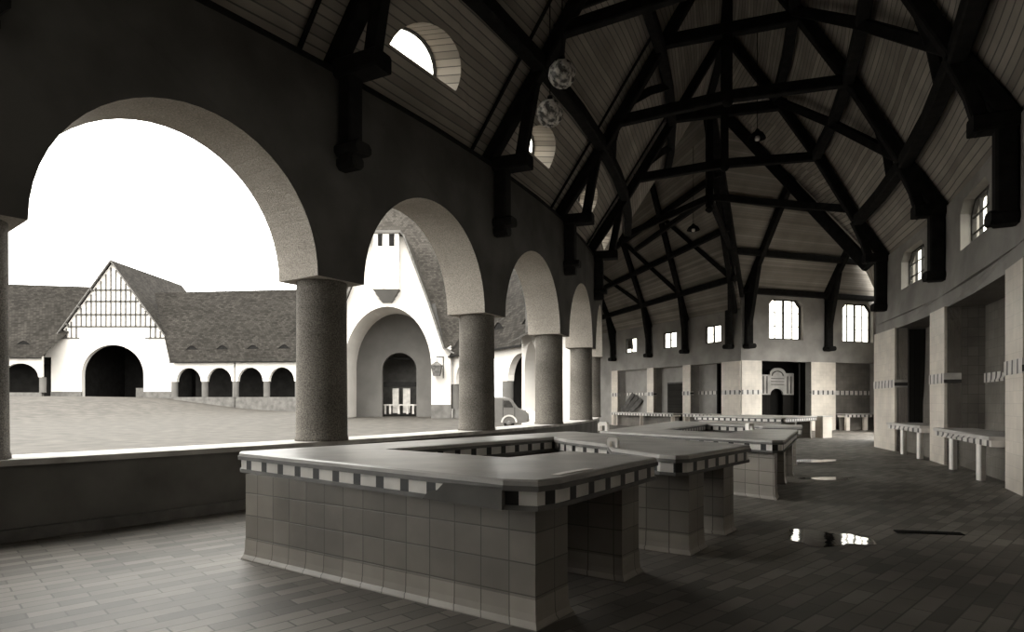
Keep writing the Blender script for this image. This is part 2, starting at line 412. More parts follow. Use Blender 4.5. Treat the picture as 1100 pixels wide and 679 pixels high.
# tiled facing of the pillars with the checker band
def pillar(k, label):
    a, b = pilr(k); c = polar((a+b)/2, RO, 0)
    t = thing('tiled_pillar', label, 'pillar', c, 'pillars of the outer wall')
    m = owall_map
    mb = MB(); mb.extrude(densify([(a, 0), (b, 0), (b, NH+.02), (a, NH+.02)], .35), m(RO-.06), m(RO+.3)); mb.uv = [[(u*.93, v) for u, v in f] for f in mb.uv]
    mb.build('tile_facing', 'tile_wall', t)
    mb = MB(); mb.extrude(densify([(a-.02, 2.05), (b+.02, 2.05), (b+.02, 2.3), (a-.02, 2.3)], .35), m(RO-.075), m(RO+.3)); mb.uv = [[(u*.93, v) for u, v in f] for f in mb.uv]
    mb.build('checker_band', 'wallband', t)
pillar(4, 'broad white tiled pillar where the right-hand wall ends, bright against the dark hall')
pillar(3, 'narrow white tiled pillar between the two stall niches on the right')
pillar(2, 'white tiled pillar at the right edge of the photo')
pillar(1, 'tiled pillar of the right-hand wall just outside the right edge')
# niche returns: band, a dark door, a sheet for a shaded opening and stall counters
def niche_stall(k, label, door):
    a, b = pilr(k)[1], pilr(k+1)[0]; m = owall_map
    if door:
        t = MB(); q = [polar(b-.03, RO+.33, .93), polar(b-.03, RO+.8, .93), polar(b-.03, RO+.8, 3.9), polar(b-.03, RO+.33, 3.9)]
        q2 = [polar(b-.08, RO+.33, .93), polar(b-.08, RO+.8, .93), polar(b-.08, RO+.8, 3.9), polar(b-.08, RO+.33, 3.9)]
        t.face(q, [(0, 0), (.47, 0), (.47, 3), (0, 3)]); t.face(q2[::-1], [(0, 0), (.47, 0), (.47, 3), (0, 3)])
        for i in range(4): t.face([q[i], q[(i+1) % 4], q2[(i+1) % 4], q2[i]])
        struct(t.build('opening_shade_panel', 'door_dark'))  # dark sheet standing in for the shade inside an open doorway
        t = MB(); t.extrude(densify([(a+.05, 0), (a+(b-a)*.62, 0), (a+(b-a)*.62, 3.6), (a+.05, 3.6)]), m(RW1-.05), m(RW1+.02))
        t.uv = [[(u*.93, v) for u, v in f] for f in t.uv]
        o = struct(t.build('door_1', 'door_dark')); h = MB(); p = polar(a+(b-a)*.55, RW1-.09, 1.05); h.beam(p, p+V((0, 0, .14)), .03, .03); h.build('door_handle', 'black', o)
    else:
        t = MB(); t.extrude(densify([(a, 2.05), (b, 2.05), (b, 2.28), (a, 2.28)]), m(RW1-.03), m(RW1+.02)); t.uv = [[(u*.93, v) for u, v in f] for f in t.uv]
        struct(t.build('trim_2', 'wallband'))
        t = MB(); t.extrude(densify([(a, .9), (a+(b-a)*.52, .9), (a+(b-a)*.52, 2.0), (a, 2.0)]), m(RW1-.02), m(RW1+.02)); t.uv = [[(u*.93, v) for u, v in f] for f in t.uv]
        struct(t.build('trim_3', 'tile_wall'))
    c = polar((a+b)/2, RO, 0)
    st = thing('wall_counter', label, 'counter', c, 'counters in the wall niches')
    t = MB(); t.extrude(densify([(a, .86), (b, .86), (b, .93), (a, .93)]), m(RO-.3), m(RO+.55)); t.build('slab', 'top_light', st)
    t = MB(); t.extrude(densify([(a+.02, .74), (b-.02, .74), (b-.02, .86), (a+.02, .86)]), m(RO-.26), m(RO+.5)); t.uv = [[(u*.6, v) for u, v in f] for f in t.uv]; t.build('checker_edge', 'band', st)
    for f in (.14, .62):
        s = a+(b-a)*f if k != 2 else a+(b-a)*(f+.12)
        t = MB(); p = polar(s, RO-.17, 0); t.beam(p, p+V((0, 0, .74)), .13, .13, (1, 0, 0), .15); t.build('leg', 'enamel', st)
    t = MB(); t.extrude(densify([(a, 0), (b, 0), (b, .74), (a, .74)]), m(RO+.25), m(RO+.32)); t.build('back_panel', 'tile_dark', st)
niche_stall(3, 'farther white edged counter on the right wall, in the niche with the dark doorway', True)
niche_stall(2, 'white edged counter in the nearer niche at the right edge, beside the narrow tiled pillar', False)

# transept facing wall --------------------------------------------------
TD = V((.95, .313)).normalized(); TN = V((TD.y, -TD.x))
TQ = PC+TD*10.2
def tmap(d): return lambda s, z: V((*(PC+TD*s-TN*d), z))
holes = [[(1.33, .02), (4.68, .02), (4.68, 3.85), (1.33, 3.85)], [(6.4, .02), (9.4, .02), (9.4, 3.85), (6.4, 3.85)],
         chamf(1.85, 4.15, 5.05, 7.3, .3, .35), chamf(6.95, 9.2, 5.05, 7.3, .3, .35)]
mb = MB(); mb.extrude([(0, 0), (9.95, 0), (9.95, 4.4), (0, 4.4)], tmap(0), tmap(.4), holes[:2]); struct(mb.build('wall_transept', 'plaster_light'))
mb = MB(); mb.extrude([(0, 4.4), (9.95, 4.4), (9.95, 7.7), (0, 7.7)], tmap(0), tmap(.35), holes[2:]); struct(mb.build('wall_transept_upper', 'plaster_light'))
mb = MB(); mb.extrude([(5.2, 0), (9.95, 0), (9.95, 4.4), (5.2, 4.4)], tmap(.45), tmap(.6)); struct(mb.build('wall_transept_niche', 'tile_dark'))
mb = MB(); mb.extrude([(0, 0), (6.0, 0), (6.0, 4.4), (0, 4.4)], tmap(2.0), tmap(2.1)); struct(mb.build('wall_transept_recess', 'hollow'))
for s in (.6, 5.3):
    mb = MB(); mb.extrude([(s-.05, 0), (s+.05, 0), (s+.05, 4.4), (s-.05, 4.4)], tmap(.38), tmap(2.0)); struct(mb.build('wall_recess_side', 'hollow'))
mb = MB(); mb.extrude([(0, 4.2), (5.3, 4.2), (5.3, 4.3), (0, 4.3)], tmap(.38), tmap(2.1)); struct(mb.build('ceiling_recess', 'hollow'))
window(wi, tmap, 1.85, 4.15, 5.05, 7.3, .3, .35, 4, 3, .08, .22, 1.0); wi += 1
window(wi, tmap, 6.95, 9.2, 5.05, 7.3, .3, .35, 4, 3, .08, .22, 1.0); wi += 1
# tile dado and checker band on the transept wall
for s0, s1 in ((0.02, 1.33), (4.68, 6.4), (9.4, 9.85)):
    mb = MB(); mb.extrude([(s0, 0), (s1, 0), (s1, 3.85), (s0, 3.85)], tmap(-.04), tmap(.1)); struct(mb.build('trim_4', 'tile_wall'))
    mb = MB(); mb.extrude([(s0, 2.02), (s1, 2.02), (s1, 2.26), (s0, 2.26)], tmap(-.055), tmap(.1)); struct(mb.build('trim_5', 'wallband'))
mb = MB(); mb.extrude([(6.4, 2.02), (9.4, 2.02), (9.4, 2.26), (6.4, 2.26)], tmap(.42), tmap(.47)); struct(mb.build('trim_6', 'wallband'))
# carved kiosk front standing inside the doorway
t = thing('kiosk_front', 'pale arched kiosk front standing inside the dark doorway under the big window', 'kiosk', tmap(1.5)(3.6, 0))
n = 14
pl = [(2.5, 2.03), (3.2, 2.03)]+[(3.65-.45*math.cos(math.pi*i/n), 2.03+.36*math.sin(math.pi*i/n)) for i in range(1, n)]+[(4.1, 2.03), (4.86, 2.03), (4.86, 3.28), (4.3, 3.28)]+[(3.72+.55*math.cos(math.pi*i/n), 3.28+.3*math.sin(math.pi*i/n)) for i in range(1, n)]+[(3.15, 3.18), (2.5, 3.18)]
mb = MB(); mb.extrude(pl, tmap(1.5), tmap(1.6)); mb.build('fascia_board', 'panel', t)
mb = MB()
for s in (2.7, 2.95, 4.4, 4.65): mb.extrude([(s-.03, 2.1), (s+.03, 2.1), (s+.03, 3.1), (s-.03, 3.1)], tmap(1.47), tmap(1.51))
for i in range(3): mb.extrude([(3.25, 2.6+i*.17), (4.15, 2.6+i*.17), (4.15, 2.64+i*.17), (3.25, 2.64+i*.17)], tmap(1.47), tmap(1.51))
ap = [(3.7+.42*math.cos(math.pi*i/n), 3.12+.3*math.sin(math.pi*i/n)) for i in range(n+1)]; aq = [(3.7+.36*math.cos(math.pi*i/n), 3.12+.24*math.sin(math.pi*i/n)) for i in range(n+1)]
mb.extrude(ap+aq[::-1], tmap(1.47), tmap(1.51)); mb.build('moulding', 'stud', t)
for s0, s1 in ((2.5, 3.2), (4.1, 4.86)):
    mb = MB(); mb.extrude([(s0, 0), (s1, 0), (s1, 2.03), (s0, 2.03)], tmap(1.52), tmap(1.6)); mb.build('lower_boarding', 'door_dark', t)
t = thing('door_post', 'thin dark upright post in front of the doorway with the kiosk', 'post', tmap(-1.2)(3.55, 0))
p = tmap(-.4)(3.5, 0); mb = MB(); mb.beam(p, p+V((0, 0, 3.7)), .07, .07, (1, 0, 0)); mb.build('pole', 'black', t); mb = MB(); mb.box(p+V((0, 0, .05)), .2, .2, .1); mb.build('foot', 'black', t)

# near transept side and its end --------------------------------------
P1 = polar(-13.2, RO, 0).xy
NL = ((PC+TD*9.9)-P1).length
struct(strwall('wall_transept_near', P1, PC+TD*9.9, 0, 7.2, .35, 'plaster_light', 1, [[(4.4, .05), (12.6, .05)]+[(8.5+4.1*math.cos(math.pi*i/20), 2.6+3.9*math.sin(math.pi*i/20)) for i in range(21)]]))  # unseen arched opening added to let daylight into the transept and far wing

# far wing outer wall ---------------------------------------------------
FD = (EE-PC).normalized(); FN = V((-FD.y, FD.x)); FL = (EE-PC).length
if FN.x > 0: FN = -FN
def fmap(d): return lambda s, z: V((*(PC+FD*s-FN*d), z))
fw = [2.1, 5.85, 9.9]; fp = [0.7, 4.28, 7.76, 11.8]; fpw = [.7, .34, .34, .38]
nich = [(fp[i]+fpw[i], fp[i+1]-fpw[i+1]) for i in range(3)]
holes = [[(a, .02), (b, .02), (b, 3.8), (a, 3.8)] for a, b in nich]+[[(c-.62, 4.95), (c+.62, 4.95), (c+.62, 5.95), (c-.62, 5.95)] for c in fw]
mb = MB(); mb.extrude([(0, 0), (FL, 0), (FL, 4.4), (0, 4.4)], fmap(0), fmap(.6), holes[:3]); struct(mb.build('wall_far_outer', 'plaster_light'))
mb = MB(); mb.extrude([(0, 4.4), (FL, 4.4), (FL, 6.7), (0, 6.7)], fmap(0), fmap(.15), holes[3:]); struct(mb.build('wall_far_upper', 'plaster_light'))
mb = MB(); mb.extrude([(.9, 0), (FL, 0), (FL, 4.4), (.9, 4.4)], fmap(.6), fmap(.75)); struct(mb.build('wall_far_niche', 'plaster_light'))
for c in fw: window(wi, fmap, c-.62, c+.62, 4.95, 5.95, .0, .0, 2, 2, .06, .04, 1.0); wi += 1
plab = ['broad white tiled corner pillar at the far bend of the hall, left of the kiosk doorway', 'white tiled far pillar between the pale niche and the dark shutter',
        'white tiled far pillar between the dark shutter and the leaning boards', 'farthest white tiled pillar, just right of the last arcade column']
for i, (c, w) in enumerate(zip(fp, fpw)):
    t = thing('tiled_pillar', plab[i], 'pillar', fmap(0)(c, 0), 'pillars of the far wall')
    s0 = .02 if i == 0 else c-w
    mb = MB(); mb.extrude([(s0, 0), (c+w, 0), (c+w, 3.82), (s0, 3.82)], fmap(-.05), fmap(.2)); mb.build('tile_facing', 'tile_wall', t)
    mb = MB(); mb.extrude([(s0-.01, 2.02), (c+w+.01, 2.02), (c+w+.01, 2.25), (s0-.01, 2.25)], fmap(-.065), fmap(.2)); mb.build('checker_band', 'wallband', t)
for a, b in nich[:1]+nich[2:]:
    mb = MB(); mb.extrude([(a, 2.05), (b, 2.05), (b, 2.25), (a, 2.25)], fmap(.57), fmap(.62)); struct(mb.build('trim_7', 'wallband'))
a, b = nich[1]
mb = MB(); mb.extrude([(a+.1, .0), (b-.75, .0), (b-.75, 2.75), (a+.1, 2.75)], fmap(.5), fmap(.62)); o = struct(mb.build('door_2', 'shutter'))
mb = MB(); mb.extrude([(a+.02, .0), (b-.65, .0), (b-.65, 2.85), (a+.02, 2.85)], fmap(.54), fmap(.63), [[(a+.1, .05), (b-.75, .05), (b-.75, 2.75), (a+.1, 2.75)]]); mb.build('door_frame', 'timber_mid', o)
# boards leaning in the far niche
a, b = nich[2]
for i in range(3):
    t = MB(); p = fmap(-.02+.05*i)(a+.4+i*.75, 0.95); q = fmap(.5)(a+.05+i*.75+.55-.9*(i == 9), 2.35-.3*i)
    p = fmap(.12)(b-.3-i*.5, .97); q = fmap(.52)(b-1.1-i*.45, 2.2-.2*i)
    t.beam(p, q, .34, .04, (FN.x, FN.y, 0)); tag(t.build('leaning_board', ['timber_mid', 'stud', 'timber_mid'][i]), ['leaning board nearest the left pillar in the farthest niche', 'middle leaning board in the farthest niche', 'shortest leaning board in the farthest niche'][i], 'board', 'boards leaning in the far niche')
def wall_stall(fm, s0, s1, z, label, legs, mat='top_light', cover=False):
    t = thing('wall_counter', label, 'counter', fm(0)((s0+s1)/2, 0), 'counters along the far walls')
    mb = MB(); mb.extrude([(s0, z-.06), (s1, z-.06), (s1, z), (s0, z)], fm(-.7), fm(0 if mat else 0)); mb.build('slab', mat, t)
    mb = MB(); mb.extrude([(s0+.02, z-.2), (s1-.02, z-.2), (s1-.02, z-.06), (s0+.02, z-.06)], fm(-.67), fm(-.1)); mb.build('checker_edge', 'band', t)
    for s in legs:
        mb = MB(); p = fm(-.55)(s, 0); mb.beam(p, p+V((0, 0, z-.2)), .2, .2, (1, 0, 0)); mb.build('leg', 'tile_wall', t)
    mb = MB(); mb.extrude([(s0+.1, 0), (s1-.1, 0), (s1-.1, z-.2), (s0+.1, z-.2)], fm(-.2), fm(-.12)); mb.build('back_panel', 'tile_dark', t)
wall_stall(fmap, 1.45, 3.9, .95, 'pale wall counter under the pale far niche beside the corner pillar', (1.6, 3.7))
wall_stall(fmap, 4.7, 11.3, .93, 'long far wall counter running below the dark shutter and the leaning boards', (4.9, 8.0, 11.0))
wall_stall(tmap, 6.45, 9.3, .95, 'wall counter before the half hidden niche, left of the broad right pillar', (6.7, 8.0, 9.2), 'top')

# ceiling -----------------------------------------------------------------
def lerp(a, b, t): return a+(b-a)*t
def slope_panel(prof, k0, k1, ks, mat, dormer=None, flip=False):
    for i in range(len(prof)-1):
        (ra, za), (rb, zb) = prof[i], prof[i+1]; L = math.hypot(rb-ra, zb-za); W = 4.75
        t0 = sum(math.hypot(prof[j+1][0]-prof[j][0], prof[j+1][1]-prof[j][1]) for j in range(i))
        f = lambda s, t: pos(lerp(k0, k1, s/W), lerp(ra, rb, (t-t0)/L), lerp(za, zb, (t-t0)/L))
        n = 6
        poly = [(W*j/n, t0) for j in range(n+1)]+[(W*(n-j)/n, t0+L) for j in range(n+1)]
        holes = []
        if dormer and i == 0:
            sc, hw, tb, hh = dormer
            holes = [[(sc+hw*math.cos(math.pi*j/16), tb+hh*math.sin(math.pi*j/16)) for j in range(17)]]
        mb = MB()
        allp = poly+[p for h in holes for p in h]
        for tr in tessellate_polygon([[V((*p, 0)) for p in l] for l in [poly]+holes]):
            q = [allp[x] for x in tr]; mb.face([f(*p) for p in q], q)
        struct(mb.build('ceiling', mat))
        if holes:
            h = holes[0]; mb = MB(); dd = 0
            inn = [f(*p) for p in h]
            kc = lerp(k0, k1, sc/W); d = (pos(kc, 40, 0)-pos(kc, 44, 0)).normalized()
            out = [p+d*.62+V((0, 0, .1)) for p in inn]
            for j in range(len(h)):
                jj = (j+1) % len(h); e = (inn[jj]-inn[j]).length
                mb.face([inn[j], inn[jj], out[jj], out[j]], [(dd, 0), (dd+e, 0), (dd+e, 1), (dd, 1)]); dd += e
            r = struct(mb.build('window_%d' % DN[0], 'lining')); DN[0] += 1
            m2 = MB()
            for j in range(len(h)-1): m2.beam(out[j], out[j+1], .07, .07)
            m2.beam(out[0], out[-1], .1, .1)
            m2.build('window_frame', 'frame', r)
            m2 = MB(); m2.face(out); m2.build('pane', 'glass', r)
DN = [20]
for k in range(KMIN, 5):
    slope_panel(PROF_I, k, k+1, 1, 'boards', (1.95, .98, 1.15, .75))
for k in range(KMIN, 4):
    slope_panel(PROF_O, k, k+1, 1, 'boards')
def grid_panel(name, a, b, c, d, mat, n=10):
    mb = MB(); LU, LV = ((b-a).length+(c-d).length)/2, ((d-a).length+(c-b).length)/2
    f = lambda u, v: (a*(1-u)+b*u)*(1-v)+(d*(1-u)+c*u)*v
    for i in range(n):
        for j in range(n):
            q = [(i/n, j/n), ((i+1)/n, j/n), ((i+1)/n, (j+1)/n), (i/n, (j+1)/n)]
            mb.face([f(*p) for p in q], [(p[0]*LU, p[1]*LV) for p in q])
    return struct(mb.build(name, mat))
def poly_panel(name, pts, mat, udir):
    pts = [V(p) for p in pts]; n = (pts[1]-pts[0]).cross(pts[2]-pts[0]).normalized(); u = V(udir); u = (u-n*u.dot(n)).normalized(); w = n.cross(u)
    mb = MB(); mb.face(pts, [(p.dot(u), p.dot(w)) for p in pts]); return struct(mb.build(name, mat))
R4 = pos(4, 48.1, 15.1)
e4 = pos(4, 53.35, 6.6); p1e = V((*P1, 6.6)); TR = V((13.6, 29.4, 15.1)); RE = V((3.9, 46.9, 13.2))
poly_panel('ceiling', [e4, p1e+V((0, 0, 0)), X0], 'boards', (0, 1, 0))
for (ra, za), (rb, zb) in zip(PROF_O[:-1], PROF_O[1:]):
    poly_panel('ceiling', [pos(4, ra, za), X0, pos(4, rb, zb)], 'boards', (0, 1, 0))
tq = PC+TD*9.9
grid_panel('ceiling', p1e, V((*tq, 7.0)), TR, X0, 'boards')
pcu = V((*PC, 7.55)); pcl = V((*PC, 6.6))
grid_panel('ceiling', pcu, V((*tq, 7.55)), TR, X0, 'boards_far')
grid_panel('ceiling', pcl, V((*EE, 6.6)), RE, X0, 'boards_far')
poly_panel('ceiling', [pcl, pcu, X0], 'boards_far', (0, 1, 0))
i5 = pos(5, 43.45, 7.1)
fa = V((1.6, 46.8, 7.1))
kd = (fa.xy-K6).normalized(); kn = V((-kd.y, kd.x, 0))
poly_panel('ceiling', [V((*K6, 7.1)), fa, fa+kn*2.2+V((0, 0, -1.3)), V((*K6, 7.1))+kn*2.2+V((0, 0, -1.3))], 'rooftile', (0, 1, 0))
poly_panel('ceiling', [i5, V((*K6, 7.1)), fa], 'boards', (0, 1, 0))
for (ra, za), (rb, zb) in zip(PROF_I[:-1], PROF_I[1:]):
    a_, b_ = fa.lerp(RE, (za-7.1)/8.0), fa.lerp(RE, (zb-7.1)/8.0)
    poly_panel('ceiling', [pos(5, ra, za), a_, pos(5, rb, zb)], 'boards', (0, 1, 0)); poly_panel('ceiling', [a_, b_, pos(5, rb, zb)], 'boards', (0, 1, 0))
# eave strips that close the head of the walls towards the outside
# roof timbers --------------------------------------------------------------
def truss(k, label):
    c = pos(k, RI, 5.4); t = thing('roof_truss', label, 'truss', c, 'timber roof trusses')
    tang = (pos(k+.05, 48, 0)-pos(k-.05, 48, 0)).normalized()
    up = lambda p, q: (p-q).cross(tang)
    def b(name, pts, w, h, tp=t, ch=.12):
        mb = MB()
        for p, q in zip(pts[:-1], pts[1:]): mb.beam(p, q, w, h, up(p, q), ch)
        return mb.build(name, 'timber', tp)
    off = .22
    ri = [pos(k, r+off*.85, z-off*.55) for r, z in PROF_I]; ro = [pos(k, r-off*.85, z-off*.55) for r, z in PROF_O]
    ri[0] = pos(k, 43.15, 6.9); ro[0] = pos(k, 53.35, 6.3)
    b('principal_rafter', ri, .28, .3); b('principal_rafter', ro, .28, .3)
    b('wall_post', [pos(k, RI+.18, 5.45), pos(k, RI+.18, 7.05)], .3, .3); b('wall_post', [pos(k, RO-.18, 4.65), pos(k, RO-.18, 6.5)], .34, .34)
    mb = MB(); mb.beam(pos(k, RI+.0, 5.68), pos(k, RI+.46, 5.68), .38, .2, (0, 0, 1), .3); mb.beam(pos(k, RI+.0, 5.48), pos(k, RI+.34, 5.48), .28, .22, (0, 0, 1), .3); mb.build('corbel', 'timber', t)
    mb = MB(); mb.beam(pos(k, RO, 4.78), pos(k, RO-.44, 4.78), .38, .24, (0, 0, 1), .3); mb.build('corbel', 'timber', t)
    b('bracket', [pos(k, RI, 7.0), pos(k, RI+.85, 7.0)], .42, .3); b('bracket', [pos(k, RO, 6.45), pos(k, RO-.7, 6.45)], .4, .3)
    # curved struts from the posts to the first purlin
    ci = [pos(k, RI+.62, 7.0), pos(k, RI+.78, 7.9), pos(k, 44.5, 9.0)]
    co = [pos(k, RO-.5, 6.3), pos(k, RO-.68, 7.0), pos(k, 52.3, 7.75)]
    b('strut', ci, .24, .24); b('strut', co, .24, .24)
    b('collar_beam', [pos(k, 46.1, 11.85), pos(k, 50.2, 11.95)], .28, .34)
    b('king_post', [pos(k, 48.1, 15.0), pos(k, 48.1, 10.0)], .26, .26)
    mb = MB(); mb.lathe(pos(k, 48.1, 9.75), [(0, 0), (.1, .05), (.17, .15), (.1, .27), (0, .3)], 12); mb.build('pendant', 'timber', t)
    b('lower_collar', [pos(k, 44.95, 9.75), pos(k, 48.1, 10.05), pos(k, 51.25, 10.05)], .24, .3)
tl = {0: 'roof truss overhead nearest the camera, mostly above the frame', 1: 'roof truss over the big dark column left of the near counter, cut off on top',
      2: 'dark timber roof truss over the second column, beyond the bright dormer', 3: 'dark timber roof truss over the third column, past the smaller dormer',
      4: 'dark timber roof truss springing from the broad right-hand end pillar', 5: 'roof truss across the crossing, springing from the last arcade column', -1: 'roof truss just behind the camera', -2: 'roof truss well behind the camera'}
for k in range(-1, 5): truss(k, tl[k])
# truss 5 has only a courtyard side
def polybeam(name, label, pts, w, h, group, cat='beam', up=None):
    mb = MB()
    for i, (p, q) in enumerate(zip(pts[:-1], pts[1:])): mb.beam(p, q, w, h, up or (0, 0, 1), .12)
    return tag(mb.build(name, 'timber'), label, cat, group)
def ks(a, b, n=2): return [a+i/n for i in range(int((b-a)*n)+1)]
polybeam('purlin', 'lowest dark purlin along the courtyard-side roof slope, just above the dormers', [pos(k, 44.62, 9.1) for k in ks(-1, 5)], .3, .36, 'purlins')
polybeam('purlin', 'upper dark purlin along the courtyard-side roof slope', [pos(k, 46.3, 11.65) for k in ks(-1, 5)], .28, .32, 'purlins')
polybeam('purlin', 'lowest dark purlin along the right-hand roof slope, above the small windows', [pos(k, 52.4, 7.75) for k in ks(-1, 4)], .3, .36, 'purlins')
polybeam('purlin', 'middle dark purlin along the right-hand roof slope', [pos(k, 51.1, 10.05) for k in ks(-1, 4)], .28, .32, 'purlins')
polybeam('purlin', 'top dark purlin along the right-hand roof slope, near the ridge', [pos(k, 49.8, 12.15) for k in ks(-1, 4)], .28, .32, 'purlins')
polybeam('ridge_beam', 'dark ridge beam along the top of the curved hall roof', [pos(k, 48.1, 14.85) for k in ks(-1, 5)], .28, .36, None)
polybeam('wall_plate', 'dark timber plate along the head of the arcade wall', [pos(k, 43.45, 6.98) for k in ks(-1, 5)], .16, .1, None)
bn = ['nearest', 'second nearest', 'third nearest', 'fourth nearest', 'farthest']
for k in range(0, 4):
    i = k
    polybeam('wind_brace', '%s long diagonal brace on the right-hand roof slope' % (bn[i] if k < 3 else 'farthest'), [pos(k, 52.35, 7.85), pos(k+.5, 51.0, 10.1), pos(k+1, 49.75, 12.15)], .2, .24, 'diagonal roof braces', 'brace')
for k in range(1, 5):
    polybeam('wind_brace', '%s short diagonal brace on the courtyard-side roof slope, under the upper purlin' % bn[k-1] if k < 4 else 'farthest short diagonal brace on the courtyard-side roof slope, under the upper purlin', [pos(k, 45.35, 10.25), pos(k+.2, 45.85, 11.0), pos(k+.42, 46.25, 11.6)], .2, .24, 'short roof braces', 'brace')
for k in range(1, 4):
    polybeam('knee_brace', '%s curved knee brace from truss to lowest courtyard-side purlin' % bn[k-1], [pos(k, 45.1, 9.9), pos(k+.1, 44.85, 9.5), pos(k+.28, 44.66, 9.15)], .2, .22, 'knee braces', 'brace')
    polybeam('knee_brace', '%s curved knee brace from truss to lowest right-hand purlin' % bn[k-1], [pos(k, 51.8, 8.8), pos(k+.1, 52.1, 8.3), pos(k+.28, 52.4, 7.85)], .2, .22, 'knee braces', 'brace')
# thin cover battens beside each truss
for k in range(1, 5):
    for side, prof in (('courtyard-side', PROF_I), ('right-hand', PROF_O)):
        if side == 'right-hand' and k == 4: continue
        kk = k-.13 if side == 'courtyard-side' else k+.16
        polybeam('cover_batten', 'thin batten on the %s ceiling boards beside the %s truss' % (side, ORD[k]), [pos(kk, r+(.06 if side[0] == 'c' else -.06), z-.05) for r, z in prof[:-1]], .07, .06, 'ceiling battens', 'batten')
# far wing and crossing timbers
def fpt(d, s, z): p = PC+FD*s+FN*d; return V((p.x, p.y, z))
def plane_pt(a, b, c, d, u, v):       # bilinear on a ceiling quad, dropped a little
    return (a*(1-u)+b*u)*(1-v)+(d*(1-u)+c*u)*v-V((0, 0, .28))
fq = (pcl, V((*EE, 6.6)), RE, X0)
fl_ = ['right-most', 'second', 'third', 'left-most']
for i, s in enumerate(fp):
    u = s/FL if i else .03
    t = thing('roof_rafter', '%s dark rafter and wall post of the far roof slope, over the far windows' % fl_[i], 'rafter', fmap(-.18)(s, 4.6), 'rafters of the far wing')
    mb = MB(); mb.beam(plane_pt(*fq, u, 0.02), plane_pt(*fq, u, 1) if i else plane_pt(*fq, .02, 1), .26, .34, (0, 0, 1), .1); mb.build('rafter', 'timber', t)
    mb = MB(); mb.beam(fmap(-.2)(s, 4.6), fmap(-.2)(s, 6.6), .32, .32, (1, 0, 0), .1); mb.build('wall_post', 'timber', t)
    mb = MB(); mb.beam(fmap(-.1)(s, 4.95), plane_pt(*fq, u, .2)+V((0, 0, -.1)), .22, .28, (0, 0, 1), .1); mb.build('strut', 'timber', t)
    mb = MB(); mb.beam(fmap(0)(s, 4.62), fmap(-.45)(s, 4.62), .42, .24, (0, 0, 1), .3); mb.build('corbel', 'timber', t)
for j, v in enumerate((.2, .45, .7)):
    polybeam('purlin', '%s dark purlin of the far roof slope beyond the bend' % ['lowest', 'middle', 'top'][j], [plane_pt(*fq, 0, v), plane_pt(*fq, 1, v)], .24, .3, 'purlins of the far wing')
for j in range(3):
    u0, u1 = (fp[j]/FL if j else .02), fp[j+1]/FL
    polybeam('wind_brace', '%s diagonal brace of the far roof slope beyond the bend' % ['right-hand', 'middle', 'left-hand'][j], [plane_pt(*fq, u0, .2), plane_pt(*fq, u1, .7)], .18, .22, 'braces of the far wing', 'brace')
tqd = (pcu, V((*tq, 7.55)), TR, X0)
for i, s in enumerate((.35, 5.75)):
    u = s/9.9
    t = thing('roof_rafter', ['dark rafter and post at the corner left of the big far window', 'dark rafter and post between the two big far windows'][i], 'rafter', tmap(-.18)(s, 4.55), 'rafters over the big windows')
    mb = MB(); p0 = plane_pt(*tqd, u, .02); mb.beam(p0, p0+V((TN.x*4.8, TN.y*4.8, 7.2))*(.95 if i == 0 else .4), .28, .36, (0, 0, 1), .1); mb.build('rafter', 'timber', t)
    mb = MB(); mb.beam(tmap(-.2)(s, 4.55), tmap(-.2)(s, 7.4), .36, .36, (1, 0, 0), .1); mb.build('wall_post', 'timber', t)
    mb = MB(); mb.beam(tmap(0)(s, 4.6), tmap(-.5)(s, 4.6), .5, .26, (0, 0, 1), .3); mb.build('corbel', 'timber', t)
    mb = MB(); mb.beam(tmap(-.2)(s, 5.6), p0+V((TN.x*4.8, TN.y*4.8, 7.2))*.2+V((0, 0, -.15)), .24, .3, (0, 0, 1), .1); mb.build('strut', 'timber', t)
for j, v in enumerate((.04, .27, .55)):
    polybeam('purlin', '%s dark horizontal purlin over the two big far windows' % ['lowest', 'middle', 'top'][j], [plane_pt(*tqd, -.0, v), plane_pt(*tqd, .95, v)], .26, .3, 'purlins over the big windows')
polybeam('valley_rafter', 'dark valley rafter rising from the far corner pillar to the ridge', [pcu+V((-.1, -.2, -.25)), X0+V((0, 0, -.3))], .34, .4, None)
polybeam('valley_rafter', 'dark valley rafter rising from the broad right-hand pillar to the ridge', [p1e+V((-.2, .1, -.2)), X0+V((0, 0, -.3))], .34, .4, None)
t = thing('king_post', 'hanging king post with a turned pendant at the crossing', 'post', X0+V((0, 0, -5)))
mb = MB(); mb.beam(X0, X0+V((0, 0, -5)), .26, .26, (1, 0, 0)); mb.build('shaft', 'timber', t)
mb = MB(); mb.lathe(X0+V((0, 0, -5.3)), [(0, 0), (.1, .05), (.18, .15), (.1, .28), (0, .3)], 12); mb.build('pendant', 'timber', t)
for j, (q, lab) in enumerate(((e4+V((-.6, .5, 1.6)), 'brace fanning from the crossing king post to the right-hand slope'), (pcu+V((-.6, -.8, 1.6)), 'brace fanning from the crossing king post to the far corner'), (pos(5, 44.6, 9.0), 'brace fanning from the crossing king post to the arcade side'), (plane_pt(*fq, .5, .6), 'brace fanning from the crossing king post into the far wing'))):
    polybeam('scissor_brace', lab, [X0+V((0, 0, -4.6)), q], .2, .26, 'crossing braces', 'brace')

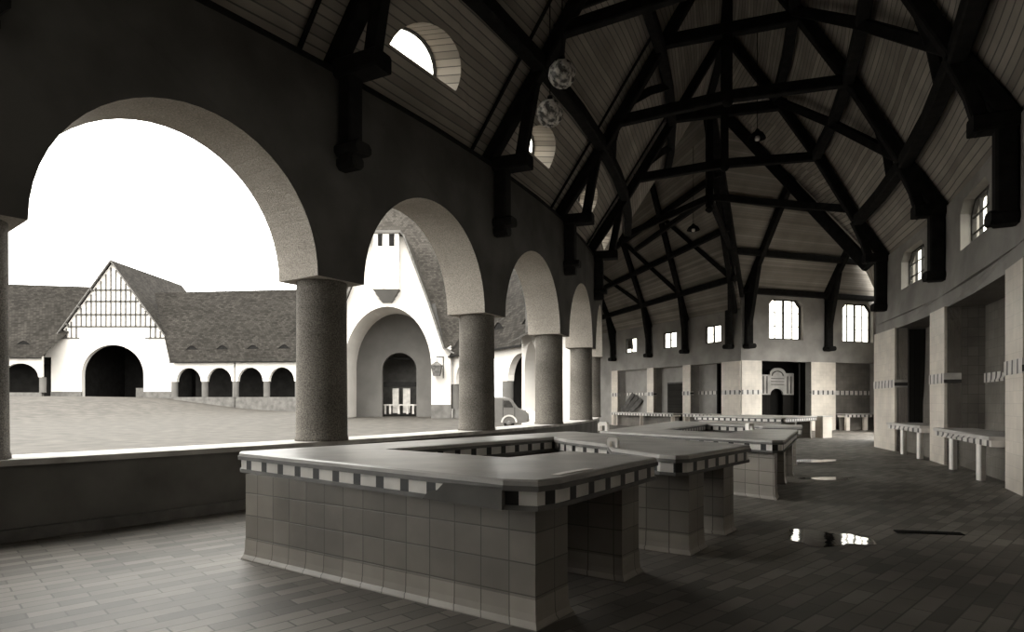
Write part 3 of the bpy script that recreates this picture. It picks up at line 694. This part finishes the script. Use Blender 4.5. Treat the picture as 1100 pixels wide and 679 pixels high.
# counters ----------------------------------------------------------------------
def counter(label, name, top, z, walls, mats=('top', 'tile_counter'), hole=None):
    c = (sum(p[0] for p in top)/len(top), sum(p[1] for p in top)/len(top), 0)
    t = thing('market_counter', label, 'counter', c, 'tiled market counters')
    mb = MB(); mb.prism(top, z-.05, z-.012); mb.prism(top, z-.012, z, 0, -.02); mb.build('countertop', mats[0], t)
    mb = MB(); mb.prism(offset(top, .012), z-.075, z-.04); mb.build('nosing', 'nosing', t)
    mb = MB(); mb.prism(offset(top, -.02), z-.175, z-.07); mb.build('checker_edge', 'band', t)
    mb = MB(); mb.prism(offset(top, -.005), z-.205, z-.172); mb.build('lower_moulding', 'nosing', t)
    for nm, w in walls:
        mb = MB(); mb.prism(w, .0, z-.2); wp = mb.build(nm, mats[1], t)
        mb = MB()
        zs = [(0, .034), (.015, .03), (.05, .012), (.1, .006), (.2, .004)]
        for (za, oa), (zb, ob) in zip(zs[:-1], zs[1:]): mb.prism(w, za, zb, oa, ob, False)
        mb.build('skirting', 'skirt', wp)
    return t
def off2(p, d, s): return (p[0]+d[0]*s, p[1]+d[1]*s)
U = V((-.82, .572)).normalized(); W = V((.572, .82)).normalized()
def lo(o, u, v): return tuple(V(o)+U*u+W*v)
o1 = (.16, 4.33)
B = (-2.80, 6.50)
top1 = [(-.06, 4.20), (.17, 4.13), (.33, 4.28), (1.34, 5.86), (1.30, 5.98), (.60, 6.68), (-.04, 5.9), (-1.36, 6.94), (.62, 9.45), (.75, 8.80), (1.18, 7.78), (1.12, 7.12), (1.45, 6.25), (1.58, 6.12), (1.72, 6.16), (2.86, 7.60), (2.80, 7.8), (1.15, 11.2), (.95, 11.25), (-2.85, 6.62), (-2.80, 6.50)]
walls1 = [('front_wall', [o1, lo(o1, 0, .44), lo(o1, 3.42, .44), lo(o1, 3.42, 0)]),
          ('end_wall', [lo(o1, .02, 1.42), lo(o1, .02, 1.78), lo(o1, .95, 1.78), lo(o1, .95, 1.42)]),
          ('side_wall', [lo(o1, 3.05, .46), lo(o1, 3.36, .46), (.82, 11.0), (.98, 10.6)]),
          ('front_block', [(1.80, 6.44), (2.06, 6.80), (1.42, 7.25), (1.16, 6.87)]),
          ('corner_leg', [(2.48, 7.42), (2.70, 7.72), (2.44, 7.90), (2.22, 7.60)]),
          ('back_wall', [(2.3, 7.95), (2.45, 8.1), (1.1, 10.85), (.95, 10.7)])]
counter('long tiled counter in the foreground, open ring with a checker edge and a broken corner', 'near', top1, 1.045, walls1)
# the broken patch of the edge, bare mortar
t = MB(); e0, e1 = V((-.06, 4.20)), V((-2.80, 6.50)); d = (e1-e0).normalized(); nn = V((d.y, -d.x))
if nn.y > 0: nn = -nn
pf = lambda dep: (lambda s, z: V((*(e0+d*s+nn*dep), z)))
t.extrude([(-.0, .84), (.78, .84), (.72, .9), (.62, .92), (.55, .98), (.0, .99)], pf(.012), pf(-.05))
ch = t.build('mortar_patch', 'stone'); 
top_thing = [o for o in COL.objects if o.name == 'market_counter'][0]
ch.parent = top_thing; ch.location = -V(top_thing['_loc'])
# second stall
top3 = [(4.10, 9.98), (4.28, 10.0), (4.40, 10.2), (6.25, 13.85), (5.5, 14.4), (4.28, 12.45), (3.34, 14.0), (5.57, 18.1), (6.4, 16.4), (6.3, 15.9), (7.0, 15.3), (7.75, 16.9), (5.6, 20.4), (5.2, 20.4), (1.85, 13.35), (1.86, 13.1)]
walls3 = [('front_wall', [(4.2, 10.12), (4.38, 10.46), (2.2, 13.35), (2.0, 13.05)]),
          ('corner_leg', [(5.2, 12.1), (5.36, 12.42), (5.06, 12.6), (4.9, 12.28)]),
          ('corner_leg', [(5.95, 13.45), (6.1, 13.75), (5.8, 13.9), (5.65, 13.6)]),
          ('side_wall', [(2.05, 13.3), (2.3, 13.15), (5.55, 20.1), (5.3, 20.2)]),
          ('corner_leg', [(7.0, 15.6), (7.5, 16.75), (7.2, 16.9), (6.75, 15.75)]),
          ('back_wall', [(7.4, 16.95), (7.6, 17.1), (5.7, 20.2), (5.5, 20.05)])]
M['tile_counter2'] = tiles('glazed_tile_pale', 0.4, 0.25, 0.22, 0.007, 0.1, 0.5, 0.32, 0.45, 0.0, dirt=0.3)
counter('second ring-shaped tiled counter, behind the foreground one, with a pale tiled front', 'middle', top3, .967, walls3, ('top', 'tile_counter2'))
top4 = [(10.6, 24.9), (10.8, 24.95), (13.5, 28.0), (11.6, 31.0), (8.2, 28.5)]
walls4 = [('front_wall', [(10.6, 25.1), (10.8, 25.4), (8.6, 28.5), (8.35, 28.3)]), ('corner_leg', [(13.1, 27.8), (13.3, 28.1), (13.0, 28.4), (12.8, 28.1)]), ('corner_leg', [(11.8, 26.4), (12.0, 26.7), (11.7, 26.9), (11.5, 26.6)]), ('back_wall', [(13.0, 28.4), (13.2, 28.6), (11.6, 30.7), (11.4, 30.5)])]
counter('farthest tiled counter with a bright pale top, in front of the kiosk doorway', 'far', top4, .98, walls4, ('top_light', 'tile_counter2'))
t = thing('end_block', 'white tiled block standing right of the farthest counter', 'block', (13.9, 28.2, 0))
mb = MB(); mb.prism([(13.75, 28.0), (14.25, 28.2), (14.1, 28.6), (13.6, 28.4)], 0, .93); mb.build('body', 'tile_wall', t)
mb = MB(); mb.prism([(13.72, 27.95), (14.3, 28.18), (14.13, 28.65), (13.55, 28.42)], .93, .98); mb.build('cap', 'top_light', t)
# small white brackets and scrap on the counters
def bracket(p, rz, s, label):
    mb = MB(); n = 8; w, h, wt = .14*s, .12*s, .035*s
    pl = [(-w/2, 0), (-w/2, h*.8), (-w/2+.02*s, h), (w/2-.02*s, h), (w/2, h*.8), (w/2, 0), (w/2-wt, 0), (w/2-wt, h*.6), (-w/2+wt, h*.6), (-w/2+wt, 0)]
    d = V((math.cos(rz), math.sin(rz), 0)); nn = V((-d.y, d.x, 0)); p = V(p)
    mb.extrude(pl, lambda a, z: p+d*a-nn*.04*s+V((0, 0, z)), lambda a, z: p+d*a+nn*.04*s+V((0, 0, z)))
    tag(mb.build('enamel_bracket', 'enamel'), label, 'bracket', 'white brackets')
bracket((1.16, 7.25, 1.046), -.5, .9, 'small white arched bracket on the inner corner of the foreground counter')
bracket((1.93, 13.35, .968), -.5, 1.5, 'small white arched bracket on the left front corner of the second counter')
bracket((5.15, 13.72, .968), .5, 1.2, 'small white arched bracket lying by the well of the second counter')
mb = MB(); mb.prism([(.33, 4.42), (.50, 4.68), (.62, 4.84), (.56, 4.86), (.38, 4.62), (.28, 4.45)], 1.046, 1.05); tag(mb.build('paper_scrap', 'paper'), 'white paper scrap on the right edge of the foreground countertop', 'paper')
# puddles and a drain slot
def puddle(cx, cy, rx, ry, rot, label):
    mb = MB(); n = 40; pts = []
    for i in range(n):
        a = 6.2832*i/n; r = 1+.18*math.sin(3*a+cx)+.1*math.sin(5*a+cy)+.06*math.sin(9*a)
        x, y = rx*r*math.cos(a), ry*r*math.sin(a); pts.append((cx+x*math.cos(rot)-y*math.sin(rot), cy+x*math.sin(rot)+y*math.cos(rot)))
    mb.prism(pts, .001, .004); tag(mb.build('puddle', 'water'), label, 'puddle', 'puddles on the paving')
puddle(3.6, 7.25, .45, .42, .4, 'shiny puddle on the dark paving right of the foreground counter')
puddle(8.2, 17.0, .9, .35, .2, 'long shiny puddle on the paving near the broad right-hand pillar')
puddle(6.5, 13.0, .55, .25, .2, 'small wet patch on the paving beside the second counter')
mb = MB(); mb.prism([(4.6, 7.55), (5.3, 7.4), (5.34, 7.55), (4.64, 7.7)], .001, .01); tag(mb.build('drain_slot', 'black'), 'dark narrow drain slot in the paving right of the puddle', 'drain')

# lamps -------------------------------------------------------------------------
def globe(c, r, zt, label):
    t = thing('globe_lamp', label, 'lamp', c, 'hanging glass globes')
    mb = MB(); n = 18; pr = []
    for i in range(n+1):
        a = -math.pi/2+math.pi*i/n; pr.append((max(0.0005, r*math.cos(a)), r*math.sin(a)))
    mb.lathe(c, pr, 28)
    for i, p in enumerate(mb.v):
        d = p-V(c); k = 1+.05*math.sin(d.x*40+d.z*23)*math.sin(d.y*37)*1.0; mb.v[i] = V(c)+d*k
    mb.build('glass_globe', 'globe', t)
    mb = MB(); mb.lathe(V(c)+V((0, 0, r*.9)), [(0, .12), (.05, .11), (.07, 0), (0, 0)], 12); mb.build('cap', 'black', t)
    mb = MB(); mb.tube([V(c)+V((0, 0, r)), V((c[0], c[1], zt))], .012, 6); mb.build('cord', 'black', t)
globe((1.0, 12.6, 8.1), .27, 11.4, 'upper hanging mottled glass globe near the dormers')
globe((.78, 13.0, 7.5), .27, 11.0, 'lower hanging mottled glass globe, in front of the smaller dormer')
def enamel(c, r, zt, label):
    t = thing('pendant_lamp', label, 'lamp', c, 'dark pendant lamps')
    mb = MB(); mb.lathe(c, [(r, 0), (r*.96, .04), (r*.7, .16), (r*.3, .24), (.05, .3), (0, .3)], 20); mb.build('lamp_shade', 'black', t)
    mb = MB(); mb.lathe(V(c)+V((0, 0, -.08)), [(0, 0), (.07, .03), (.08, .1), (.04, .2), (0, .2)], 12); mb.build('bulb', 'enamel', t)
    mb = MB(); mb.tube([V(c)+V((0, 0, .28)), V((c[0], c[1], zt))], .012, 6); mb.build('cord', 'black', t)
enamel((7.75, 20.0, 9.9), .26, 13.5, 'dark pendant lamp with a pale bulb hanging at the middle of the roof')
enamel((8.45, 29.5, 9.6), .3, 13.5, 'farther dark pendant lamp hanging at the crossing')

# courtyard buildings -----------------------------------------------------------
def wing(label, p, q, zf, zb, nb, group, start=0.0, eave=6.6, rise=12.2, run=8.0, brun=None, dorm=True, side=1, xl=.2, xr=.2):
    p, q = V(p), V(q); d = (q-p); L = d.length; d.normalize(); n = V((-d.y, d.x))*side       # n points away from the courtyard
    t = thing('arcade_wing', label, 'building', (p.x, p.y, zb), group)
    g = lambda dep: (lambda s, z: V((*(p+d*s+n*dep), z)))
    w = L/nb; aw = w/2-.48; sp = zf+3.3; ar = 2.1
    mb = MB(); m = 14; pl = [(L, zf+eave), (0, zf+eave), (0, sp)]
    for i in range(nb):
        c = (i+.5)*w; pl += [(c-aw*math.cos(math.pi*j/m), sp+ar*math.sin(math.pi*j/m)) for j in range(m+1)]
    pl += [(L, sp)]
    mb.extrude(pl, g(0), g(.6)); mb.build('wall', 'white', t)
    mb = MB(); mb.extrude([(0, zb-.6), (L, zb-.6), (L, zf+.95), (0, zf+.95)], g(-.05), g(.6)); mb.build('parapet', 'stone', t)
    for i in range(nb+1):
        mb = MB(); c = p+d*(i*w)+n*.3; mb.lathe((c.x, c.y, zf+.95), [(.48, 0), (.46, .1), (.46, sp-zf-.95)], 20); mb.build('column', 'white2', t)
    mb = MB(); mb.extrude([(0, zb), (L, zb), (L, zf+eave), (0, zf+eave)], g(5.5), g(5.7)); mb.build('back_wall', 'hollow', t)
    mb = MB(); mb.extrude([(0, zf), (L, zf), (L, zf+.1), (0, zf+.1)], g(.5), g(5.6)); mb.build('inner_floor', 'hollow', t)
    e0, e1 = -.6, run; sl = rise/(run+.0)
    ze = zf+eave-.35; zr = ze+rise
    sc = math.hypot(rise, run+.6)
    mb = MB(); A, Bq, Cq, Dq = g(e0)(-.2, ze), g(e0)(L+.2, ze), g(e1)(L+xr, zr), g(e1)(-xl, zr)
    mb.face([A, Bq, Cq, Dq], [(0, 0), (L, 0), (L, sc), (0, sc)]); mb.build('roof', 'rooftile', t)
    mb = MB(); mb.face([g(e1)(-.2, zr), g(e1)(L+.2, zr), g(e1+(brun or run))(L+.2, ze), g(e1+(brun or run))(-.2, ze)]); mb.build('roof_back', 'rooftile', t)
    mb = MB(); mb.beam(g(e0)(-.2, ze-.06), g(e0)(L+.2, ze-.06), .14, .16); mb.build('gutter', 'black', t)
    if dorm:
        for i in range(nb):
            c = (i+.5)*w; f = .17; dep = lerp(e0, e1, f); z = lerp(ze, zr, f)
            mb = MB(); pts = [(c-1.05+2.1*j/10, z-.1+.62*math.sin(math.pi*j/10)**1.3) for j in range(11)]
            fr = [g(dep-.12)(s, zz) for s, zz in pts]; bk = [g(dep+1.3)(s, zz+1.2) for s, zz in pts]
            for j in range(10): mb.face([fr[j], fr[j+1], bk[j+1], bk[j]], None, True)
            e = mb.build('eyebrow_dormer', 'rooftile', t)
            mb = MB(); mb.face([g(dep-.05)(s, zz-.03) for s, zz in pts]); mb.build('dormer_opening', 'black', t)
    mb = MB(); c = g(-.12)(w*(nb//2)+.05, zb); mb.tube([c, V((c.x, c.y, ze))], .07); mb.build('downspout', 'stone', t)
    return t
wing('long arcaded wing with four small dormers, right of the half-timbered gable across the courtyard', (-51.6, 96.5), (-27.0, 93.5), 1.5, .2, 5, 'arcaded wings', xl=9)
wing('arcaded wing left of the half-timbered gable, running to the left edge', (-100.5, 91.0), (-71.9, 96.8), 2.2, 1.9, 5, 'arcaded wings', run=9, rise=12.6, xr=7)
wing('arcaded wing seen behind the parked van, right of the gateway', (-5.6, 60.5), (1.9, 47.5), 0.05, 0.0, 3, 'arcaded wings', eave=6.3, rise=11.5, run=8, brun=1.2, xl=1)

def pavilion(label, ax, Y, zb, hw_e, ze, za, ahw, sp, zcr, hw_b, depth, thick, timber, nm, bend=None):
    t = thing('gabled_pavilion', label, 'building', (ax, Y, zb))
    g = lambda dep: (lambda s, z: V((ax+s, Y+dep, z)))
    n = 24
    arch = [(ahw*math.cos(math.pi*j/n), sp+(zcr-sp)*math.sin(math.pi*j/n)) for j in range(n+1)]
    bend = bend or [(hw_e, ze), (0, za)]
    right = bend[:-1]; apex = bend[-1]
    pl = [(ahw, zb-.5), (hw_b, zb-.5), (hw_b, ze)]+right+[apex]+[(-x, z) for x, z in right[::-1]]+[(-hw_b, ze), (-hw_b, zb-.5), (-ahw, zb-.5)]+arch[::-1]
    mb = MB(); mb.extrude(pl, g(0), g(thick)); mb.build('facade', 'white', t)
    # plinth
    for sg in (-1, 1):
        mb = MB(); mb.extrude([(sg*ahw, zb-.5), (sg*(hw_b+.05), zb-.5), (sg*(hw_b+.05), zb+.95), (sg*ahw, zb+.95)][::sg], g(-.06), g(.2)); mb.build('plinth', 'stone', t)
        pr = [(x*sg, z) for x, z in [(hw_b+1.2, ze-1.3)]+right+[apex]]
        mb = MB(); dd = 0
        for a, b in zip(pr[:-1], pr[1:]):
            e = math.hypot(b[0]-a[0], b[1]-a[1])
            mb.face([g(-.55)(a[0], a[1]+.25), g(-.55)(b[0], b[1]+.25), g(depth)(b[0], b[1]+.25), g(depth)(a[0], a[1]+.25)], [(0, dd), (0, dd+e), (depth, dd+e), (depth, dd)]); dd += e
        mb.build('roof_slope', 'rooftile', t)
        mb = MB()
        for a, b in zip(pr[:-1], pr[1:]): mb.beam(g(-.5)(a[0], a[1]+.1), g(-.5)(b[0], b[1]+.1), .16, .34, (0, 1, 0))
        mb.build('verge_board', 'timber_mid', t)
        mb = MB()
        for f in (.18, .36, .54, .72):
            x, z = lerp(hw_e*sg, 0, f), lerp(ze, za, f)
            if timber: mb.beam(g(-.6)(x, z-.25), g(.1)(x, z-.25), .2, .25)
        if timber: mb.build('bracket', 'timber_mid', t)
    return t, g
A, gA = pavilion('half-timbered gabled pavilion with a dark round archway, at the left across the courtyard', -63.1, 100.0, 2.4, 10.9, 8.8, 23.8, 4.9, 6.0, 10.75, 9.7, 21.0, .8, True, 'A')
mb = MB()
def ghw(z): return 10.9*(23.8-z)/(23.8-8.8)
for z in (19.4, 17.6, 15.5, 13.6): mb.beam(gA(-.05)(-ghw(z)+.4, z), gA(-.05)(ghw(z)-.4, z), .12, .26)
for sg in (-1, 1): mb.beam(gA(-.05)(sg*(ghw(11.8)-.4), 11.8), gA(-.05)(sg*5.2, 11.8), .12, .24)
x = -9.6
while x < 9.7:
    zt = 23.8-abs(x)/10.9*15.0-.5; zl = 13.6 if abs(x) < 5.3 else 11.8
    if zt > zl+.3: mb.beam(gA(-.05)(x, zl), gA(-.05)(x, zt), .2, .12, (0, 1, 0))
    x += .78
mb.build('timber_framing', 'stud', A)
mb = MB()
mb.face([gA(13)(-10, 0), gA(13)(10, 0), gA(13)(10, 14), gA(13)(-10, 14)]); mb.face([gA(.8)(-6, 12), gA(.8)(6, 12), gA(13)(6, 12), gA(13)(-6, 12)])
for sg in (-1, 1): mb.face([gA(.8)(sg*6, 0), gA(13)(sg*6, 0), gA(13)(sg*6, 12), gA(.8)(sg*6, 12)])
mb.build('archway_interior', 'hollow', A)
mb = MB()
for x in (-2.2, 0, 2.2): mb.extrude([(x-.9, 2.4), (x+.9, 2.4), (x+.9, 6.0), (x-.9, 6.0)], gA(12.6), gA(12.8))
mb.build('inner_doors', 'door_dark', A)
mb = MB(); mb.extrude([(1.9, 2.4), (4.7, 2.4), (4.7, 4.0), (1.9, 4.0)], gA(3.0), gA(3.2)); mb.build('half_wall', 'stone', A)

Bp, gB = pavilion('tall white gateway pavilion with an oriel turret and deep arched passage, behind the second arch', -11.8, 60.0, .45, 5.6, 7.0, 22.1, 4.15, 4.9, 10.7, 6.0, 16.0, 5.0, False, 'B', bend=[(5.4, 6.6), (4.0, 10.8), (1.55, 17.3), (0, 17.6)])
for o in Bp.children:
    if o.name.startswith('roof_slope'): o.data.materials[0] = M['rooftile2']
    if o.name.startswith('facade'): o.data.materials[0] = M['white']
mr = lambda x, z: V((x, 60.6+(z-6.2)*.40, z))
mb = MB()
for q in ([(-6.3, 6.2), (-4.2, 6.2), (-3.6, 11.4), (-7.6, 11.4)], [(-19.4, 6.2), (-17.3, 6.2), (-16.0, 11.4), (-20, 11.4)], [(-20, 11.4), (-3.6, 11.4), (-1.8, 27), (-19, 27)]): mb.face([mr(*p) for p in q], q)
mb.build('main_roof', 'rooftile2', Bp)
mb = MB(); mb.beam((-6.3, 60.45, 6.1), (-4.2, 60.45, 6.1), .14, .16); mb.build('gutter', 'black', Bp)
# oriel turret
mb = MB(); mb.extrude([(-1.15, 12.2), (1.2, 12.2), (1.2, 17.4), (-1.15, 17.4)], gB(-.9), gB(.2)); orl = mb.build('oriel', 'white', Bp)
mb = MB()
for i, (z0, z1, w0, w1, d0, d1) in enumerate(((11.8, 12.2, .9, 1.25, .65, .95), (11.4, 11.8, .65, 1.0, .45, .75), (11.0, 11.4, .4, .75, .2, .5))):
    mb.face([gB(-d0)(-w0, z0), gB(-d0)(w0, z0), gB(-d1)(w1, z1), gB(-d1)(-w1, z1)])
    for sg in (-1, 1): mb.face([gB(-d0)(sg*w0, z0), gB(0)(sg*w0, z0), gB(0)(sg*w1, z1), gB(-d1)(sg*w1, z1)])
mb.build('corbel', 'white2', orl)
mb = MB()
for a, b in ((-.72, -.3), (.32, .82)):
    mb = MB(); mb.extrude([(a, 16.2), (b, 16.2), (b, 17.35), (a, 17.35)], gB(-.93), gB(-.8)); mb.build('opening', 'black', orl)
mb = MB(); mb.extrude([(-1.35, 17.4), (1.4, 17.4), (1.4, 17.65), (-1.35, 17.65)], gB(-1.1), gB(.2)); mb.build('cap', 'white2', orl)
# back of the passage: lower arch, end wall with two pale doors
n = 18; arch = [(.25+1.75*math.cos(math.pi*j/n), 4.95+1.75*math.sin(math.pi*j/n)) for j in range(n+1)]
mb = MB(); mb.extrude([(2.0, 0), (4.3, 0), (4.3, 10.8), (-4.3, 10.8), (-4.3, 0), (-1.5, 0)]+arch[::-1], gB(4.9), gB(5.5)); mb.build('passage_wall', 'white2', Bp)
mb = MB(); mb.face([gB(10)(-5, 0), gB(10)(5, 0), gB(10)(5, 9), gB(10)(-5, 9)]); mb.face([gB(5.5)(-5, 8), gB(5.5)(5, 8), gB(10)(5, 8), gB(10)(-5, 8)])
mb.face([gB(5.5)(-5, 0), gB(10)(-5, 0), gB(10)(-5, 8), gB(5.5)(-5, 8)]); mb.face([gB(5.5)(5, 0), gB(10)(5, 0), gB(10)(5, 8), gB(5.5)(5, 8)])
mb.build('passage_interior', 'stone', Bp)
for a, b in ((-.75, -.1), (.35, 1.1)):
    mb = MB(); mb.extrude([(a, .5), (b, .5), (b, 3.1), (a, 3.1)], gB(6.5), gB(6.6)); mb.build('door', 'panel', Bp)
mb = MB(); mb.beam(gB(6.3)(-1.7, 3.5), gB(6.3)(2.2, 3.5), .2, .5); mb.beam(gB(6.3)(-1.7, 6.2), gB(6.3)(2.2, 6.2), .2, .2); mb.build('lintel', 'timber', Bp)
mb = MB()
mb.beam(gB(6.0)(-1.7, 1.35), gB(6.0)(2.0, 1.35), .1, .14)
for x in (-1.4, -.9, 0.0, .9, 1.5): mb.beam(gB(6.0)(x, .4), gB(6.0)(x, 1.3), .2, .14, (0, 1, 0))
mb.build('barrier', 'panel', Bp)
# wall lantern
lp = gB(-.75)(4.75, 5.0)
t = thing('wall_lantern', 'box-shaped iron lantern hung on the white gable right of the passage arch', 'lantern', lp)
mb = MB(); sq = lambda r: [(lp.x-r, lp.y-r), (lp.x+r, lp.y-r), (lp.x+r, lp.y+r), (lp.x-r, lp.y+r)]
mb.prism(sq(.32), lp.z-.9, lp.z, 0, .16); mb.build('lamp_body', 'timber_mid', t)
mb = MB(); mb.prism(sq(.52), lp.z, lp.z+.1); mb.prism(sq(.5), lp.z+.1, lp.z+.4, 0, -.38); mb.build('hood', 'timber_mid', t)
mb = MB(); mb.beam(gB(0)(4.75+.55, 5.9), gB(-.75)(4.75, 5.9), .1, .1); mb.beam(gB(-.75)(4.75, 5.9), gB(-.75)(4.75, 5.35), .08, .08, (0, 1, 0)); mb.beam(gB(-.05)(5.3, 3.9), gB(-.05)(5.3, 6.0), .1, .1, (0, 1, 0)); mb.build('wall_bracket', 'timber_mid', t)

# delivery van ---------------------------------------------------------------------
vx, vy, vz = -2.9, 39.2, gz(-1, 40)
t = thing('delivery_van', 'rounded grey delivery van parked in the courtyard, half hidden behind the second column', 'van', (vx, vy, vz))
prof = [(0, .35), (0, 1.4), (.06, 1.75), (.2, 1.93), (.5, 2.0), (2.4, 1.98), (2.75, 1.9), (2.95, 1.75), (3.25, 1.32), (3.45, 1.22), (3.75, 1.12), (3.92, .95), (3.97, .7), (3.95, .42), (3.6, .35)]
def vp(y, ins=0): return lambda s, z: V((vx+2+(s-2)*(1-ins), vy+y, vz+(z-.35)*(1-ins*1.2)+.35))
mb = MB(); W_ = 1.6
lay = [(0, .05), (.05, .02), (.14, 0), (W_-.14, 0), (W_-.05, .02), (W_, .05)]
for (ya, ia), (yb, ib) in zip(lay[:-1], lay[1:]):
    fa, fb = vp(ya, ia), vp(yb, ib)
    for i in range(len(prof)):
        a, b = prof[i], prof[(i+1) % len(prof)]; mb.face([fa(*a), fb(*a), fb(*b), fa(*b)], None, True)
mb.face([vp(0, .05)(*p) for p in prof]); mb.face([vp(W_, .05)(*p) for p in prof][::-1]); mb.build('body', 'van', t)
mb = MB(); mb.extrude([(2.38, 1.32), (2.98, 1.32), (2.85, 1.6), (2.72, 1.74), (2.38, 1.74)], lambda s, z: V((vx+s, vy-.025, vz+z)), lambda s, z: V((vx+s, vy+.05, vz+z))); mb.build('side_window', 'glazing', t)
mb = MB(); mb.extrude([(2.32, .5), (2.35, .5), (2.35, 1.8), (2.32, 1.8)], lambda s, z: V((vx+s, vy-.012, vz+z)), lambda s, z: V((vx+s, vy+.05, vz+z)))
mb.extrude([(3.05, .6), (3.08, .6), (3.08, 1.32), (3.05, 1.32)], lambda s, z: V((vx+s, vy-.012, vz+z)), lambda s, z: V((vx+s, vy+.05, vz+z))); mb.build('door_seam', 'black', t)
for x in (.75, 2.72):
    for y in (.02, W_-.2):
        mb = MB(); mb.lathe((vx+x, vy+y, vz+.34), [(0, 0), (.3, 0), (.34, .05), (.34, .16), (0, .18)], 24, True, 'y'); w = mb.build('wheel', 'rubber', t)
        mb = MB(); mb.lathe((vx+x, vy+y-.01 if y < .5 else vy+y+.18, vz+.34), [(0, -.03), (.1, -.03), (.17, .0), (.17, .02)], 16, True, 'y'); mb.build('hubcap', 'van', w)
    mb = MB(); pts = [(.5*math.cos(math.pi*i/12), .48*math.sin(math.pi*i/12)) for i in range(13)]; pin = [(.4*math.cos(math.pi*i/12), .38*math.sin(math.pi*i/12)) for i in range(13)]
    mb.extrude(pts+pin[::-1], lambda s, z: V((vx+x+s, vy-.06, vz+.38+z)), lambda s, z: V((vx+x+s, vy+.1, vz+.38+z))); mb.build('wheel_arch', 'panel', t)
mb = MB(); mb.beam((vx+3.98, vy+.1, vz+.5), (vx+3.98, vy+1.5, vz+.5), .1, .16); mb.build('bumper', 'chrome', t)
mb = MB(); mb.lathe((vx+3.78, vy+.18, vz+.95), [(0, .16), (.12, .14), (.13, .0), (0, -.05)], 16, True, 'x'); mb.build('headlamp', 'chrome', t)

# light, world, camera --------------------------------------------------------------
w = D.worlds.new('World'); bpy.context.scene.world = w; w.use_nodes = True
bg = w.node_tree.nodes['Background']; bg.inputs[0].default_value = (1, .985, .93, 1); bg.inputs[1].default_value = 6.2
sl = D.lights.new('sun', 'SUN'); sl.energy = 3.2; sl.angle = R_(25); sl.color = (1, .97, .9)
so = D.objects.new('sun', sl); COL.objects.link(so); so.rotation_euler = V((.25, .65, -.72)).to_track_quat('-Z', 'Y').to_euler()
cam = D.cameras.new('camera'); co = D.objects.new('camera', cam); COL.objects.link(co)
co.location = (0, 0, EYE); co.rotation_euler = (R_(90), 0, 0)
cam.sensor_fit = 'HORIZONTAL'; cam.sensor_width = 36; cam.lens = F/1100*36; cam.shift_y = (HY-339.5)/1100; cam.clip_end = 600
sc = bpy.context.scene; sc.camera = co
sc.view_settings.view_transform = 'Standard'; sc.view_settings.look = 'None'; sc.view_settings.exposure = 0.0
sc.cycles.max_bounces = 10; sc.cycles.diffuse_bounces = 6; sc.cycles.use_denoising = True
try: sc.cycles.denoiser = 'OPENIMAGEDENOISE'
except Exception: pass
for o in D.objects:
    if '_loc' in o: del o['_loc']
